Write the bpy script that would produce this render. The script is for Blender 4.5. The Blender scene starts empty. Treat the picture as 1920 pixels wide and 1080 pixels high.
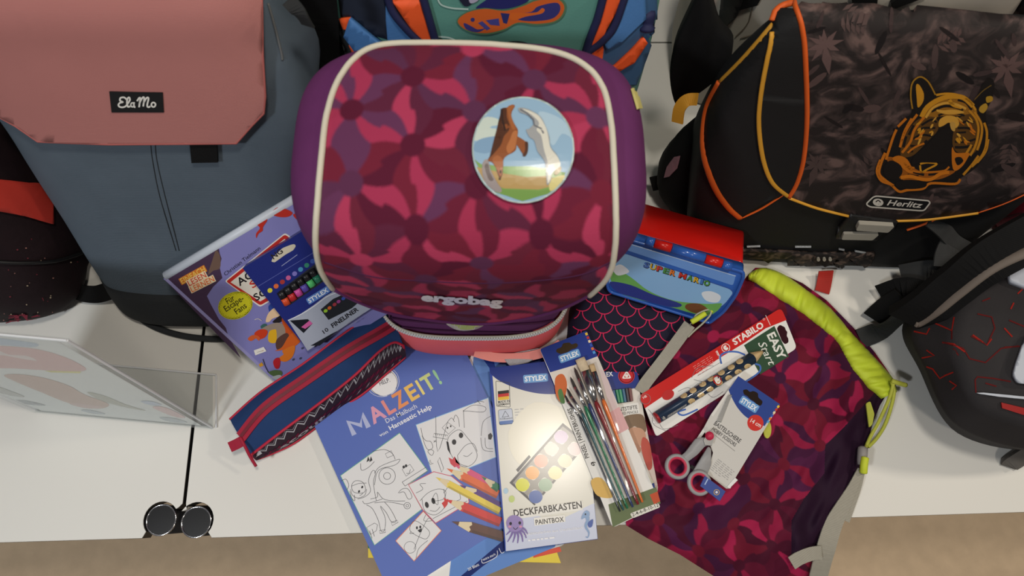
import bpy, bmesh, math, random
import numpy as np
from mathutils import Vector, Matrix
from mathutils.bvhtree import BVHTree

scene = bpy.context.scene
COL = scene.collection
random.seed(4)

# ------------------------------------------------------------------ camera
FPX = 1280.0                         # focal length in pixels of the 1920 x 1080 frame
TILT = math.radians(17.76)           # tilt away from straight down
CAM = Vector((0.0, 0.0, 0.90))       # metres above the table top (table top is z = 0)
cam = bpy.data.cameras.new('camera')
cam.lens = 24.0
cam.sensor_width = 36.0
cam.clip_start = 0.02
cam.dof.use_dof = True
cam.dof.focus_distance = 0.90
cam.dof.aperture_fstop = 7.0
cam_o = bpy.data.objects.new('camera', cam)
cam_o.location = CAM
cam_o.rotation_euler = (TILT, 0, 0)
COL.objects.link(cam_o)
scene.camera = cam_o

# ------------------------------------------------------------------ world, lamps, exposure
world = bpy.data.worlds.new('room_light')
scene.world = world
world.use_nodes = True
world.node_tree.nodes['Background'].inputs[0].default_value = (1.0, 0.97, 0.93, 1)
world.node_tree.nodes['Background'].inputs[1].default_value = 0.11
vs = scene.view_settings
vs.view_transform = 'Standard'
vs.look = 'None'
vs.exposure = -0.15
vs.gamma = 1.0
vs.use_curve_mapping = False


def ceiling_lamp(name, loc, watts, size, col):
    l = bpy.data.lights.new(name, 'AREA')
    l.shape = 'DISK'
    l.size = size
    l.energy = watts
    l.color = col
    o = bpy.data.objects.new(name, l)
    o.location = loc
    COL.objects.link(o)
    return o


ceiling_lamp('ceiling_spot_over_table', (0.16, 0.20, 1.75), 10.5, 0.20, (1.0, 0.92, 0.80))
ceiling_lamp('ceiling_spot_front_left', (-1.05, -0.80, 1.8), 20.0, 0.22, (0.94, 0.97, 1.0))
ceiling_lamp('ceiling_spot_right', (1.75, 0.55, 1.8), 15.0, 0.2, (1.0, 0.88, 0.72))
ceiling_lamp('ceiling_spot_front_right', (0.95, -1.0, 1.8), 8.0, 0.25, (1.0, 0.90, 0.78))

# ------------------------------------------------------------------ geometry of the view: pixel of the photograph -> point at a known height
_F = Vector((0, math.sin(TILT), -math.cos(TILT)))
_U = Vector((0, math.cos(TILT), math.sin(TILT)))


def ray(px, py):
    return (_F + _U * ((540 - py) / FPX) + Vector((1, 0, 0)) * ((px - 960) / FPX)).normalized()


def P(px, py, z=0.0):
    d = ray(px, py)
    return CAM + d * ((z - CAM.z) / d.z)


def P3(t):
    return P(*t)


def Zm(x0, y0, k):
    def f(*pts):
        return [(x0 + x * k, y0 + y * k) for x, y in pts]
    return f


# ------------------------------------------------------------------ materials
def S(c, a=1.0):
    r = []
    for v in c[:3]:
        v = v / 255.0
        r.append(v / 12.92 if v <= 0.04045 else ((v + 0.055) / 1.055) ** 2.4)
    return (r[0], r[1], r[2], a)


def mat(name, col, rough=0.6, var=0.08, scale=60, bump=0.0, bscale=400, metal=0.0, spec=0.4, coat=0.0, weave=0.0, sheen=0.0):
    m = bpy.data.materials.new(name)
    m.use_nodes = True
    nt = m.node_tree
    N = nt.nodes
    L = nt.links
    b = N['Principled BSDF']
    b.inputs['Roughness'].default_value = rough
    b.inputs['Metallic'].default_value = metal
    b.inputs['Specular IOR Level'].default_value = spec
    b.inputs['Coat Weight'].default_value = coat
    b.inputs['Sheen Weight'].default_value = sheen
    tc = N.new('ShaderNodeTexCoord')
    nz = N.new('ShaderNodeTexNoise')
    nz.inputs['Scale'].default_value = scale
    nz.inputs['Detail'].default_value = 4
    L.new(tc.outputs['Object'], nz.inputs['Vector'])
    mx = N.new('ShaderNodeMix')
    mx.data_type = 'RGBA'
    c = S(col)
    mx.inputs[6].default_value = tuple(v * (1 - var) for v in c[:3]) + (1,)
    mx.inputs[7].default_value = tuple(min(1, v * (1 + var)) for v in c[:3]) + (1,)
    L.new(nz.outputs[0], mx.inputs[0])
    L.new(mx.outputs[2], b.inputs['Base Color'])
    if bump or weave:
        bp = N.new('ShaderNodeBump')
        bp.inputs['Distance'].default_value = 0.001
        bp.inputs['Strength'].default_value = bump or weave
        if weave:
            w = N.new('ShaderNodeTexWave')
            w.bands_direction = 'Z'
            w.inputs['Scale'].default_value = bscale
            w.inputs['Distortion'].default_value = 1.0
            L.new(tc.outputs['Object'], w.inputs['Vector'])
            L.new(w.outputs[1], bp.inputs['Height'])
        else:
            n2 = N.new('ShaderNodeTexNoise')
            n2.inputs['Scale'].default_value = bscale
            n2.inputs['Detail'].default_value = 3
            L.new(tc.outputs['Object'], n2.inputs['Vector'])
            L.new(n2.outputs[0], bp.inputs['Height'])
        L.new(bp.outputs[0], b.inputs['Normal'])
    return m


def print_mat(name, rough, spec=0.5, coat=0.0, bump=0.0, bscale=500):
    m = bpy.data.materials.new(name)
    m.use_nodes = True
    nt = m.node_tree
    b = nt.nodes['Principled BSDF']
    a = nt.nodes.new('ShaderNodeVertexColor')
    a.layer_name = 'Col'
    nt.links.new(a.outputs[0], b.inputs['Base Color'])
    b.inputs['Roughness'].default_value = rough
    b.inputs['Specular IOR Level'].default_value = spec
    b.inputs['Coat Weight'].default_value = coat
    if bump:
        tc = nt.nodes.new('ShaderNodeTexCoord')
        n2 = nt.nodes.new('ShaderNodeTexNoise')
        n2.inputs['Scale'].default_value = bscale
        nt.links.new(tc.outputs['Object'], n2.inputs['Vector'])
        bp = nt.nodes.new('ShaderNodeBump')
        bp.inputs['Distance'].default_value = 0.001
        bp.inputs['Strength'].default_value = bump
        nt.links.new(n2.outputs[0], bp.inputs['Height'])
        nt.links.new(bp.outputs[0], b.inputs['Normal'])
    return m


def clear_mat(name, gloss=0.07, rough=0.08, tint=(1, 1, 1), haze=0.0):
    m = bpy.data.materials.new(name)
    m.use_nodes = True
    nt = m.node_tree
    N = nt.nodes
    N.remove(N['Principled BSDF'])
    out = N['Material Output']
    t = N.new('ShaderNodeBsdfTransparent')
    t.inputs[0].default_value = tint + (1,)
    g = N.new('ShaderNodeBsdfGlossy')
    g.inputs['Roughness'].default_value = rough
    mx = N.new('ShaderNodeMixShader')
    mx.inputs[0].default_value = gloss
    nt.links.new(t.outputs[0], mx.inputs[1])
    nt.links.new(g.outputs[0], mx.inputs[2])
    last = mx
    if haze:
        d = N.new('ShaderNodeBsdfDiffuse')
        d.inputs[0].default_value = (0.9, 0.9, 0.9, 1)
        m2 = N.new('ShaderNodeMixShader')
        m2.inputs[0].default_value = haze
        nt.links.new(mx.outputs[0], m2.inputs[1])
        nt.links.new(d.outputs[0], m2.inputs[2])
        last = m2
    nt.links.new(last.outputs[0], out.inputs[0])
    return m


M = {}
M['print'] = print_mat('printed_card', 0.2, 0.25)
M['print_matte'] = print_mat('printed_fabric', 0.85, 0.12, bump=0.15, bscale=900)
M['print_paper'] = print_mat('printed_paper', 0.42)
M['clear'] = clear_mat('clear_blister_plastic', 0.03, 0.08)
M['acrylic'] = clear_mat('clear_acrylic', 0.06, 0.05, (0.97, 0.98, 0.98), 0.05)
M['acrylic_edge'] = mat('acrylic_edge', (225, 228, 232), 0.2, 0.02)
M['table'] = mat('white_laminate', (226, 225, 220), 0.38, 0.015, 6, spec=0.35)
M['black'] = mat('black_plastic', (22, 22, 24), 0.5, 0.1)
M['blackfab'] = mat('black_nylon', (19, 19, 20), 0.85, 0.2, 40, weave=0.2, bscale=300, spec=0.15)
M['darkgrey'] = mat('charcoal_webbing', (50, 51, 52), 0.8, 0.15, 80, weave=0.3, bscale=400, spec=0.2)
M['chrome'] = mat('chrome', (215, 215, 220), 0.15, 0.02, metal=1.0)
M['carpet'] = mat('beige_carpet', (212, 188, 158), 0.95, 0.14, 30, bump=0.6, bscale=260, spec=0.1)
M['brown'] = mat('dark_brown_apron', (58, 47, 40), 0.6)
M['white'] = mat('white_plastic', (228, 228, 228), 0.4, 0.03)
M['paper'] = mat('white_paper', (232, 231, 228), 0.6, 0.02)

# ------------------------------------------------------------------ object helpers


def tag(o, label, cat, group=None, kind=None):
    o['label'] = label
    if cat:
        o['category'] = cat
    if group:
        o['group'] = group
    if kind:
        o['kind'] = kind
    return o


def thing(name, loc, label, cat, group=None):
    o = bpy.data.objects.new(name, None)
    o.empty_display_size = 0.03
    o.location = loc
    COL.objects.link(o)
    return tag(o, label, cat, group)


def origin(o):
    v = Vector((0, 0, 0))
    while o is not None:
        v = v + Vector(o.location)
        o = o.parent
    return v


def make(name, vf, m, parent=None, smooth=False, cols=None, label=None, base=None):
    """one mesh object from world-space vertices"""
    v, f = vf
    org = origin(parent) if parent else (Vector(base) if base is not None else Vector((0, 0, 0)))
    arr = np.array([tuple(p) for p in v], dtype=np.float64) - np.array(tuple(org))
    me = bpy.data.meshes.new(name)
    me.from_pydata(arr.tolist(), [], [list(q) for q in f])
    if cols is not None:
        at = me.color_attributes.new('Col', 'FLOAT_COLOR', 'POINT')
        at.data.foreach_set('color', np.asarray(cols, dtype=np.float32).ravel())
    me.validate()
    if smooth:
        me.polygons.foreach_set('use_smooth', [True] * len(me.polygons))
    me.update()
    if m is not None:
        me.materials.append(m)
    o = bpy.data.objects.new(name, me)
    COL.objects.link(o)
    if parent:
        o.parent = parent
    else:
        o.location = org
    if label:
        o['label'] = label
    return o


def join(*parts):
    v, f = [], []
    for pv, pf in parts:
        n = len(v)
        v.extend(pv)
        f.extend([[i + n for i in q] for q in pf])
    return v, f


def fix_normals(vf):
    v, f = vf
    bm = bmesh.new()
    bv = [bm.verts.new(p) for p in v]
    for q in f:
        try:
            bm.faces.new([bv[i] for i in q])
        except ValueError:
            pass
    bmesh.ops.recalc_face_normals(bm, faces=bm.faces)
    bm.verts.index_update()
    r = ([x.co.copy() for x in bm.verts], [[w.index for w in q.verts] for q in bm.faces])
    bm.free()
    return r


def catmull(pts, n, closed=False):
    pts = [Vector(p) for p in pts]
    m = len(pts)
    segs = m if closed else m - 1
    out = []
    for s in range(segs):
        def g(i):
            if closed:
                return pts[i % m]
            return pts[max(0, min(m - 1, i))]
        a, b, c, d = g(s - 1), g(s), g(s + 1), g(s + 2)
        for k in range(n):
            t = k / n
            out.append(0.5 * ((2 * b) + (c - a) * t + (2 * a - 5 * b + 4 * c - d) * t * t + (3 * b - a - 3 * c + d) * t ** 3))
    if not closed:
        out.append(pts[-1].copy())
    return out


def c2(pts, n=6, closed=False):
    return [(p.x, p.y) for p in catmull([(x, y, 0) for x, y in pts], n, closed)]


def tube(pts, r, n=8, closed=False, caps=True, flat=1.0):
    pts = [Vector(p) for p in pts]
    m = len(pts)
    v, f = [], []
    up = Vector((0, 0, 1))
    prev = None
    for i, p in enumerate(pts):
        a = pts[(i - 1) % m] if (closed or i > 0) else p
        b = pts[(i + 1) % m] if (closed or i < m - 1) else p
        t = (b - a)
        t = t.normalized() if t.length > 1e-9 else Vector((1, 0, 0))
        if prev is None:
            s = t.cross(up)
            if s.length < 1e-3:
                s = t.cross(Vector((1, 0, 0)))
            s.normalize()
        else:
            s = prev - t * prev.dot(t)
            s = s.normalized() if s.length > 1e-6 else t.cross(up).normalized()
        prev = s
        w = s.cross(t)
        rr = r[i] if isinstance(r, (list, tuple)) else r
        for k in range(n):
            an = 2 * math.pi * k / n
            v.append(p + s * (rr * math.cos(an)) + w * (rr * flat * math.sin(an)))
    q = m if closed else m - 1
    for i in range(q):
        for k in range(n):
            a, b = i * n + k, i * n + (k + 1) % n
            c, d = ((i + 1) % m) * n + (k + 1) % n, ((i + 1) % m) * n + k
            f.append([a, b, c, d])
    if caps and not closed:
        f.append(list(range(n))[::-1])
        f.append([(m - 1) * n + k for k in range(n)])
    return v, f


def ribbon(pts, width, thick=0.0015, side=None, nrm=None):
    """flat webbing along pts; nrm = the way its flat side faces"""
    pts = [Vector(p) for p in pts]
    m = len(pts)
    v, f = [], []
    for i, p in enumerate(pts):
        t = (pts[min(m - 1, i + 1)] - pts[max(0, i - 1)]).normalized()
        nn = Vector(nrm[i] if isinstance(nrm, list) else (nrm or (0, 0, 1)))
        s = t.cross(nn)
        s = s.normalized() if s.length > 1e-6 else Vector((1, 0, 0))
        w = s.cross(t).normalized()
        wd = width[i] if isinstance(width, (list, tuple)) else width
        a, b = s * (wd / 2), w * (thick / 2)
        v += [p - a - b, p + a - b, p + a + b, p - a + b]
    for i in range(m - 1):
        for k in range(4):
            f.append([i * 4 + k, i * 4 + (k + 1) % 4, (i + 1) * 4 + (k + 1) % 4, (i + 1) * 4 + k])
    f.append([3, 2, 1, 0])
    f.append([(m - 1) * 4 + k for k in range(4)])
    return v, f


def loft(rings, cap0=True, cap1=True):
    n = len(rings[0])
    v = [Vector(p) for r in rings for p in r]
    f = []
    for i in range(len(rings) - 1):
        for k in range(n):
            f.append([i * n + k, i * n + (k + 1) % n, (i + 1) * n + (k + 1) % n, (i + 1) * n + k])
    if cap0:
        f.append(list(range(n))[::-1])
    if cap1:
        f.append([(len(rings) - 1) * n + k for k in range(n)])
    return v, f


def sring(z, xl, xr, yf, yb, e=4.0, n=72, rot=0.0, pivot=None):
    cx, cy, hx, hy = (xl + xr) / 2, (yf + yb) / 2, (xr - xl) / 2, (yb - yf) / 2
    r = []
    for k in range(n):
        a = 2 * math.pi * k / n
        c, s = math.cos(a), math.sin(a)
        x = math.copysign(abs(c) ** (2 / e), c) * hx
        y = math.copysign(abs(s) ** (2 / e), s) * hy
        p = Vector((cx + x, cy + y, z))
        if rot:
            pv = Vector(pivot)
            d = Vector((p.x - pv.x, p.y - pv.y))
            p = Vector((pv.x + d.x * math.cos(rot) - d.y * math.sin(rot), pv.y + d.x * math.sin(rot) + d.y * math.cos(rot), z))
        r.append(p)
    return r


def smooth_rows(rows, n):
    """Catmull-Rom resampling of the parameter rows of a loft"""
    k = len(rows)
    out = []
    for s in range(k - 1):
        g = [np.array(rows[max(0, min(k - 1, s + j))], float) for j in (-1, 0, 1, 2)]
        for q in range(n):
            t = q / n
            a, b, c, d = g
            out.append(tuple(0.5 * ((2 * b) + (c - a) * t + (2 * a - 5 * b + 4 * c - d) * t * t + (3 * b - a - 3 * c + d) * t ** 3)))
    out.append(tuple(float(x) for x in rows[-1]))
    return out


def bag_loft(rows, e=4.0, n=96, sub=5, rot=0.0, pivot=(0, 0), wrinkle=0.0, seed=0):
    rows = smooth_rows(rows, sub)
    rings = [sring(*r[:5], e=e, n=n, rot=rot, pivot=pivot) for r in rows]
    if wrinkle:
        rnd = random.Random(seed)
        ph = [(rnd.uniform(3, 9), rnd.uniform(20, 60), rnd.uniform(0, 6), rnd.uniform(0.3, 1)) for _ in range(6)]
        for r in rings:
            c = sum(r, Vector()) / len(r)
            for k, p in enumerate(r):
                a = 2 * math.pi * k / len(r)
                w = sum(s * math.sin(f1 * a + f2 * p.z + f3) for f1, f2, f3, s in ph) / 3
                d = Vector((p.x - c.x, p.y - c.y, 0)).normalized()
                r[k] = p + d * wrinkle * w
    return loft(rings)


def bvh_of(*vfs):
    v, f = join(*vfs)
    return BVHTree.FromPolygons([tuple(p) for p in v], [tuple(q) for q in f])


class RayMap:
    """puts a pixel of the photograph on a built surface, lifted by off along the surface normal"""

    def __init__(s, bvh, off=0.0):
        s.b, s.off, s.last = bvh, off, 0.7

    def __call__(s, px, py, lift=0.0):
        d = ray(px, py)
        loc, n, i, t = s.b.ray_cast(CAM, d)
        if loc is None:
            loc, n, i, t2 = s.b.find_nearest(CAM + d * s.last)
        else:
            s.last = t
        if n.dot(d) > 0:
            n = -n
        return loc + n * (s.off + lift)

    def normal(s, px, py):
        d = ray(px, py)
        loc, n, i, t = s.b.ray_cast(CAM, d)
        if loc is None:
            loc, n, i, t2 = s.b.find_nearest(CAM + d * s.last)
        return -n if n.dot(d) > 0 else n


class PlaneMap:
    def __init__(s, a, b, c):
        s.p = Vector(a)
        n = (Vector(b) - s.p).cross(Vector(c) - s.p).normalized()
        s.n = n if n.z > 0 else -n

    def __call__(s, px, py, lift=0.0):
        d = ray(px, py)
        t = (s.p - CAM).dot(s.n) / d.dot(s.n)
        return CAM + d * t + s.n * lift

    def normal(s, px, py):
        return s.n


def flat(z):
    return PlaneMap((0, 0, z), (1, 0, z), (0, 1, z))


def cut2d(pts, step):
    """triangulates a pixel polygon and cuts it on a grid, so that it can follow a curved surface"""
    bm = bmesh.new()
    fc = bm.faces.new([bm.verts.new((x, y, 0)) for x, y in pts])
    bmesh.ops.triangulate(bm, faces=[fc])
    if step:
        xs = [p[0] for p in pts]
        ys = [p[1] for p in pts]
        for lo, hi, ax in ((min(xs), max(xs), (1, 0, 0)), (min(ys), max(ys), (0, 1, 0))):
            q = math.floor(lo / step) * step + step
            while q < hi:
                bmesh.ops.bisect_plane(bm, geom=bm.verts[:] + bm.edges[:] + bm.faces[:], plane_co=(q * ax[0], q * ax[1], 0), plane_no=ax)
                q += step
    bm.verts.index_update()
    v = [(w.co.x, w.co.y) for w in bm.verts]
    f = [[w.index for w in q.verts] for q in bm.faces]
    e = []
    for d in bm.edges:
        if len(d.link_faces) == 1:
            l = d.link_loops[0]
            e.append((l.vert.index, l.link_loop_next.vert.index))
    bm.free()
    return v, f, e


def patch(pts, mp, thick=0.002, step=14, lift=0.0):
    """a sheet with thickness lying on a surface, outline given in pixels"""
    v2, f2, e2 = cut2d(pts, step)
    n = len(v2)
    top = [mp(x, y, lift + thick) for x, y in v2]
    bot = [mp(x, y, lift) for x, y in v2]
    f = [q[:] for q in f2] + [[b, a, a + n, b + n] for a, b in e2]
    return fix_normals((top + bot, f + [[i + n for i in q][::-1] for q in f2]))


def rounded(pts, r, k=5):
    out = []
    n = len(pts)
    rr = r if isinstance(r, (list, tuple)) else [r] * n
    for i in range(n):
        p = Vector(pts[i])
        a = Vector(pts[i - 1]) - p
        b = Vector(pts[(i + 1) % n]) - p
        q = min(rr[i], a.length * 0.49, b.length * 0.49)
        if q < 0.01:
            out.append((p.x, p.y))
            continue
        s, t = p + a.normalized() * q, p + b.normalized() * q
        for j in range(k + 1):
            u = j / k
            w = s * (1 - u) ** 2 + p * 2 * u * (1 - u) + t * u * u
            out.append((w.x, w.y))
    return out


def slab(pts, mp, t, bevel=0.0004, lift=0.0):
    """a flat body: top outline in pixels on the plane mp, thickness t downwards"""
    n = len(pts)
    top = [mp(x, y, lift) for x, y in pts]
    c = sum(top, Vector()) / n
    nn = mp.normal(*pts[0])
    ins = [p + (c - p).normalized() * bevel for p in top]
    rings = [[p - nn * t for p in top], [p - nn * bevel for p in top], ins]
    v, f = loft(rings)
    return fix_normals((v, f))


_TXT = {}


def text2d(s, bold=0.0, shear=0.0):
    key = (s, bold, shear)
    if key not in _TXT:
        cu = bpy.data.curves.new('lettering', 'FONT')
        cu.body = s
        cu.size = 1.0
        cu.offset = bold
        cu.shear = shear
        cu.resolution_u = 2
        o = bpy.data.objects.new('lettering', cu)
        me = bpy.data.meshes.new_from_object(o)
        v = [(w.co.x, w.co.y) for w in me.vertices]
        f = [list(p.vertices) for p in me.polygons]
        bpy.data.objects.remove(o)
        bpy.data.curves.remove(cu)
        bpy.data.meshes.remove(me)
        _TXT[key] = (v, f)
    return _TXT[key]


class Print:
    """flat colour shapes printed on a surface; shapes are given in pixels of the photograph"""

    def __init__(s, mp, eps=2.5e-5, step=0, lift=0.0):
        s.mp, s.eps, s.step, s.l = mp, eps, step, lift / eps if eps else 0
        s.v, s.f, s.c = [], [], []
        s.edges = []

    def _add(s, v2, f2, col):
        n = len(s.v)
        s.v += [s.mp(x, y, s.l * s.eps) for x, y in v2]
        s.f += [[i + n for i in q] for q in f2]
        s.c += [S(col)] * len(v2)

    def poly(s, pts, col, inc=1):
        s.l += inc
        pts = [p for i, p in enumerate(pts) if (Vector(p) - Vector(pts[i - 1])).length > 1e-4]
        v2, f2, e2 = cut2d(pts, s.step)
        s._add(v2, f2, col)
        return s

    def curve(s, pts, col, n=6, inc=1):
        return s.poly(c2(pts, n, True), col, inc)

    def ell(s, cx, cy, rx, ry=None, ang=0, col=(0, 0, 0), n=20, inc=1):
        ry = ry or rx
        a = math.radians(ang)
        return s.poly([(cx + rx * math.cos(2 * math.pi * k / n) * math.cos(a) - ry * math.sin(2 * math.pi * k / n) * math.sin(a),
                        cy + rx * math.cos(2 * math.pi * k / n) * math.sin(a) + ry * math.sin(2 * math.pi * k / n) * math.cos(a)) for k in range(n)], col, inc)

    def line(s, pts, w, col, smooth=0, closed=False, inc=0):
        s.l += inc
        if smooth:
            pts = c2(pts, smooth, closed)
        if s.step:
            d = []
            for i in range(len(pts) - 1):
                a, b = Vector(pts[i]), Vector(pts[i + 1])
                k = max(1, int((b - a).length / s.step))
                d += [tuple(a.lerp(b, j / k)) for j in range(k)]
            pts = d + [pts[-1]]
        m = len(pts)
        v2, f2 = [], []
        for i in range(m):
            a = Vector(pts[(i - 1) % m] if (closed or i) else pts[0])
            b = Vector(pts[(i + 1) % m] if (closed or i < m - 1) else pts[-1])
            t = b - a
            t = t.normalized() if t.length > 1e-6 else Vector((1, 0))
            wd = w[min(i, len(w) - 1)] if isinstance(w, (list, tuple)) else w
            p = Vector(pts[i])
            o = Vector((-t.y, t.x)) * wd / 2
            v2 += [tuple(p + o), tuple(p - o)]
        for i in range(m if closed else m - 1):
            j = (i + 1) % m
            f2.append([2 * i, 2 * i + 1, 2 * j + 1, 2 * j])
        s._add(v2, f2, col)
        return s

    def ring(s, cx, cy, r, w, col, ry=None, ang=0, n=24, inc=0):
        ry = ry or r
        a = math.radians(ang)
        pts = [(cx + r * math.cos(2 * math.pi * k / n) * math.cos(a) - ry * math.sin(2 * math.pi * k / n) * math.sin(a),
                cy + r * math.cos(2 * math.pi * k / n) * math.sin(a) + ry * math.sin(2 * math.pi * k / n) * math.cos(a)) for k in range(n)]
        return s.line(pts, w, col, closed=True, inc=inc)

    def text(s, body, a, b, h, col, bold=0.0, shear=0.0, inc=1):
        """a, b: ends of the baseline; h: height of a capital, all in pixels"""
        s.l += inc
        v, f = text2d(body, bold, shear)
        hv, _ = text2d('H', 0.0, 0.0)
        ch = max(y for x, y in hv)
        x0, x1 = min(x for x, y in v), max(x for x, y in v)
        a, b = Vector(a), Vector(b)
        t = (b - a)
        k = t.length / (x1 - x0)
        t.normalize()
        u = Vector((t.y, -t.x))
        v2 = [tuple(a + t * ((x - x0) * k) + u * (y * h / ch)) for x, y in v]
        s._add(v2, f, col)
        return s

    def lines_of_text(s, a, b, rows, pitch, col, h=2.0, seed=1):
        """rows of print too small to read"""
        rnd = random.Random(seed)
        a, b = Vector(a), Vector(b)
        t = (b - a).normalized()
        u = Vector((-t.y, t.x))
        L = (b - a).length
        s.l += 1
        for r in range(rows):
            x = 0
            end = L * (1 if r < rows - 1 else 0.6) * rnd.uniform(0.85, 1)
            while x < end:
                w = min(rnd.uniform(4, 11), end - x)
                p = a + t * x + u * (r * pitch)
                s.line([tuple(p), tuple(p + t * w)], h, col)
                x += w + 2.5
        return s

    def build(s, name, parent, m=None, label=None):
        return make(name, (s.v, s.f), m or M['print'], parent, cols=s.c, label=label)


def xy(p, d=0):
    return (p[0], p[1])

# ================================================================== SETTING
FLOOR = -0.74
o = make('floor', ([(-3, -3, FLOOR), (3, -3, FLOOR), (3, 3, FLOOR), (-3, 3, FLOOR)], [[0, 1, 2, 3]]), M['carpet'])
tag(o, 'beige short pile carpet below the front edge of the tables', 'floor', kind='structure')


def extrude_poly(pts, z1, z0, bevel=0.0012):
    c = sum((Vector(p) for p in pts), Vector((0, 0))) / len(pts)
    v = []
    top = [Vector((p[0], p[1], z1)) for p in pts]
    n = len(pts)
    ar = sum(pts[i - 1][0] * pts[i][1] - pts[i][0] * pts[i - 1][1] for i in range(n))
    if ar < 0:
        pts = pts[::-1]
    ring = lambda z: [Vector((p[0], p[1], z)) for p in pts]
    vv, ff = loft([ring(z0), ring(z1)])
    return vv, ff


def edge_band(parent, pts):
    """black edging around a table top"""
    n = len(pts)
    if sum(pts[i - 1][0] * pts[i][1] - pts[i][0] * pts[i - 1][1] for i in range(n)) < 0:
        pts = pts[::-1]
    out = []
    for i in range(n):
        p = Vector(pts[i])
        t1 = (p - Vector(pts[i - 1])).normalized()
        t2 = (Vector(pts[(i + 1) % n]) - p).normalized()
        t = (t1 + t2).normalized() if (t1 + t2).length > 1e-6 else t1
        out.append(p + Vector((t.y, -t.x)) * 0.0004)
    make('edge_band', loft([[Vector((p.x, p.y, z)) for p in out] for z in (-0.0215, -0.0007)], False, False), M['black'], parent)


def leg(parent, c, first):
    l = make('leg', tube([(c.x, c.y, FLOOR), (c.x, c.y, -0.0035)], 0.0175, 28), M['black'], parent, True)
    rg = [(c.x + 0.0182 * math.cos(a), c.y + 0.0182 * math.sin(a), -0.003) for a in [2 * math.pi * k / 36 for k in range(36)]]
    make('chrome_ring', tube(rg, 0.0012, 8, closed=True), M['chrome'], l, True)
    v = [Vector((c.x, c.y, -0.0022))] + [Vector((c.x + 0.0172 * math.cos(2 * math.pi * k / 32), c.y + 0.0172 * math.sin(2 * math.pi * k / 32), -0.003)) for k in range(32)]
    make('end_cap', (v, [[0, 1 + k, 1 + (k + 1) % 32] for k in range(32)]), M['black'], l, True)


YB = 0.69
ga, gb = P(381, 600), P(342, 944)
gd = (ga - gb) / (ga.y - gb.y)
gap_back = gb + gd * (YB - gb.y)
C1, C2 = P(300, 975), P(366, 979)
N1, N2 = P(301, 974), P(367, 976)


def arc(c, r, a0, a1, k=14):
    return [(c.x + r * math.cos(math.radians(a0 + (a1 - a0) * i / k)), c.y + r * math.sin(math.radians(a0 + (a1 - a0) * i / k))) for i in range(k + 1)]


fl0, fl1 = P(0, 1017), P(266, 1009)
fdir = (fl0 - fl1).normalized()
far_l = fl1 + fdir * 0.95
ptsL = [(gap_back.x, gap_back.y), (gb.x, gb.y), xy(P(335, 951))] + arc(N1, 0.0216, 36, 222) + [xy(P(266, 1009)), (far_l.x, far_l.y), (far_l.x - 0.02, YB)]
t = thing('table', (-0.9, 0.33, FLOOR), 'white table with laminate top at the left, under the clear sign', 'table', 'white tables set edge to edge')
make('table_top', extrude_poly(ptsL, 0.0, -0.022), M['table'], t)
edge_band(t, ptsL)
make('edge_frame', extrude_poly([(far_l.x + 0.05, 0.06), (gb.x - 0.03, 0.07), (gb.x - 0.012, 0.045), (gb.x + 0.012, 0.045), (gap_back.x + 0.012, YB - 0.05), (far_l.x + 0.05, YB - 0.05)], -0.0225, -0.06), M['brown'], t)  # carried on under the table gap as a dark strip standing in for its shade
for c in (C1, Vector((far_l.x + 0.05, 0.05)), Vector((far_l.x + 0.05, YB - 0.06)), Vector((gap_back.x - 0.06, YB - 0.06))):
    leg(t, c, c is C1)

gw = Vector((0.0046, 0, 0))
fr0, fr1 = P(397, 1008), P(1920, 960)
far_r = fr0 + (fr1 - fr0) * 1.3
ptsR = [xy(gap_back + gw), xy(gb + gw), xy(P(350, 955))] + arc(N2, 0.0222, 150, -38) + [xy(fr0), xy(far_r), (far_r.x + 0.02, YB)]
t = thing('table', (0.3, 0.33, FLOOR), 'white table with laminate top under the school bags and stationery', 'table', 'white tables set edge to edge')
make('table_top', extrude_poly(ptsR, 0.0, -0.022), M['table'], t)
edge_band(t, ptsR)
make('edge_frame', extrude_poly([(gb.x + 0.06, 0.07), (far_r.x - 0.05, 0.12), (far_r.x - 0.05, YB - 0.05), (gap_back.x + 0.06, YB - 0.05)], -0.0225, -0.06), M['brown'], t)
for c in (C2, Vector((far_r.x - 0.05, 0.10)), Vector((far_r.x - 0.05, YB - 0.06)), Vector((gap_back.x + 0.06, YB - 0.06))):
    leg(t, c, c is C2)

t = thing('table', (0.5, 1.05, FLOOR), 'white table standing behind the bags, beyond the seam at the back', 'table', 'white tables set edge to edge')
make('table_top', extrude_poly([(gap_back.x, YB + 0.003), (1.2, YB + 0.003), (1.2, 1.39), (gap_back.x, 1.39)], 0.0, -0.022), M['table'], t)
for c in (Vector((gap_back.x + 0.06, YB + 0.06)), Vector((1.14, YB + 0.06)), Vector((1.14, 1.33)), Vector((gap_back.x + 0.06, 1.33))):
    leg(t, c, False)

# ================================================================== CENTRE BAG (purple satchel with pinwheel flower flap)
M['purple'] = mat('plum_nylon', (100, 46, 96), 0.75, 0.1, 50, bump=0.2, bscale=700, spec=0.2)
M['plumdark'] = mat('dark_plum_nylon', (72, 32, 66), 0.75, 0.1, 50, bump=0.2, bscale=700, spec=0.2)
M['cream'] = mat('cream_piping', (208, 202, 184), 0.6, 0.04)
M['coral'] = mat('coral_nylon', (250, 108, 112), 0.6, 0.08, 40, bump=0.15, bscale=500)
M['coralpale'] = mat('pale_coral_lining', (240, 148, 138), 0.5, 0.06, 40)
M['lime'] = mat('lime_fabric', (196, 208, 52), 0.6, 0.06, 40)
M['silver'] = mat('silver_reflective_mesh', (168, 172, 176), 0.35, 0.25, 900, bump=0.5, bscale=1500, metal=0.4)
M['letter'] = mat('white_rubber_letters', (232, 226, 224), 0.5, 0.03)

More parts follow.
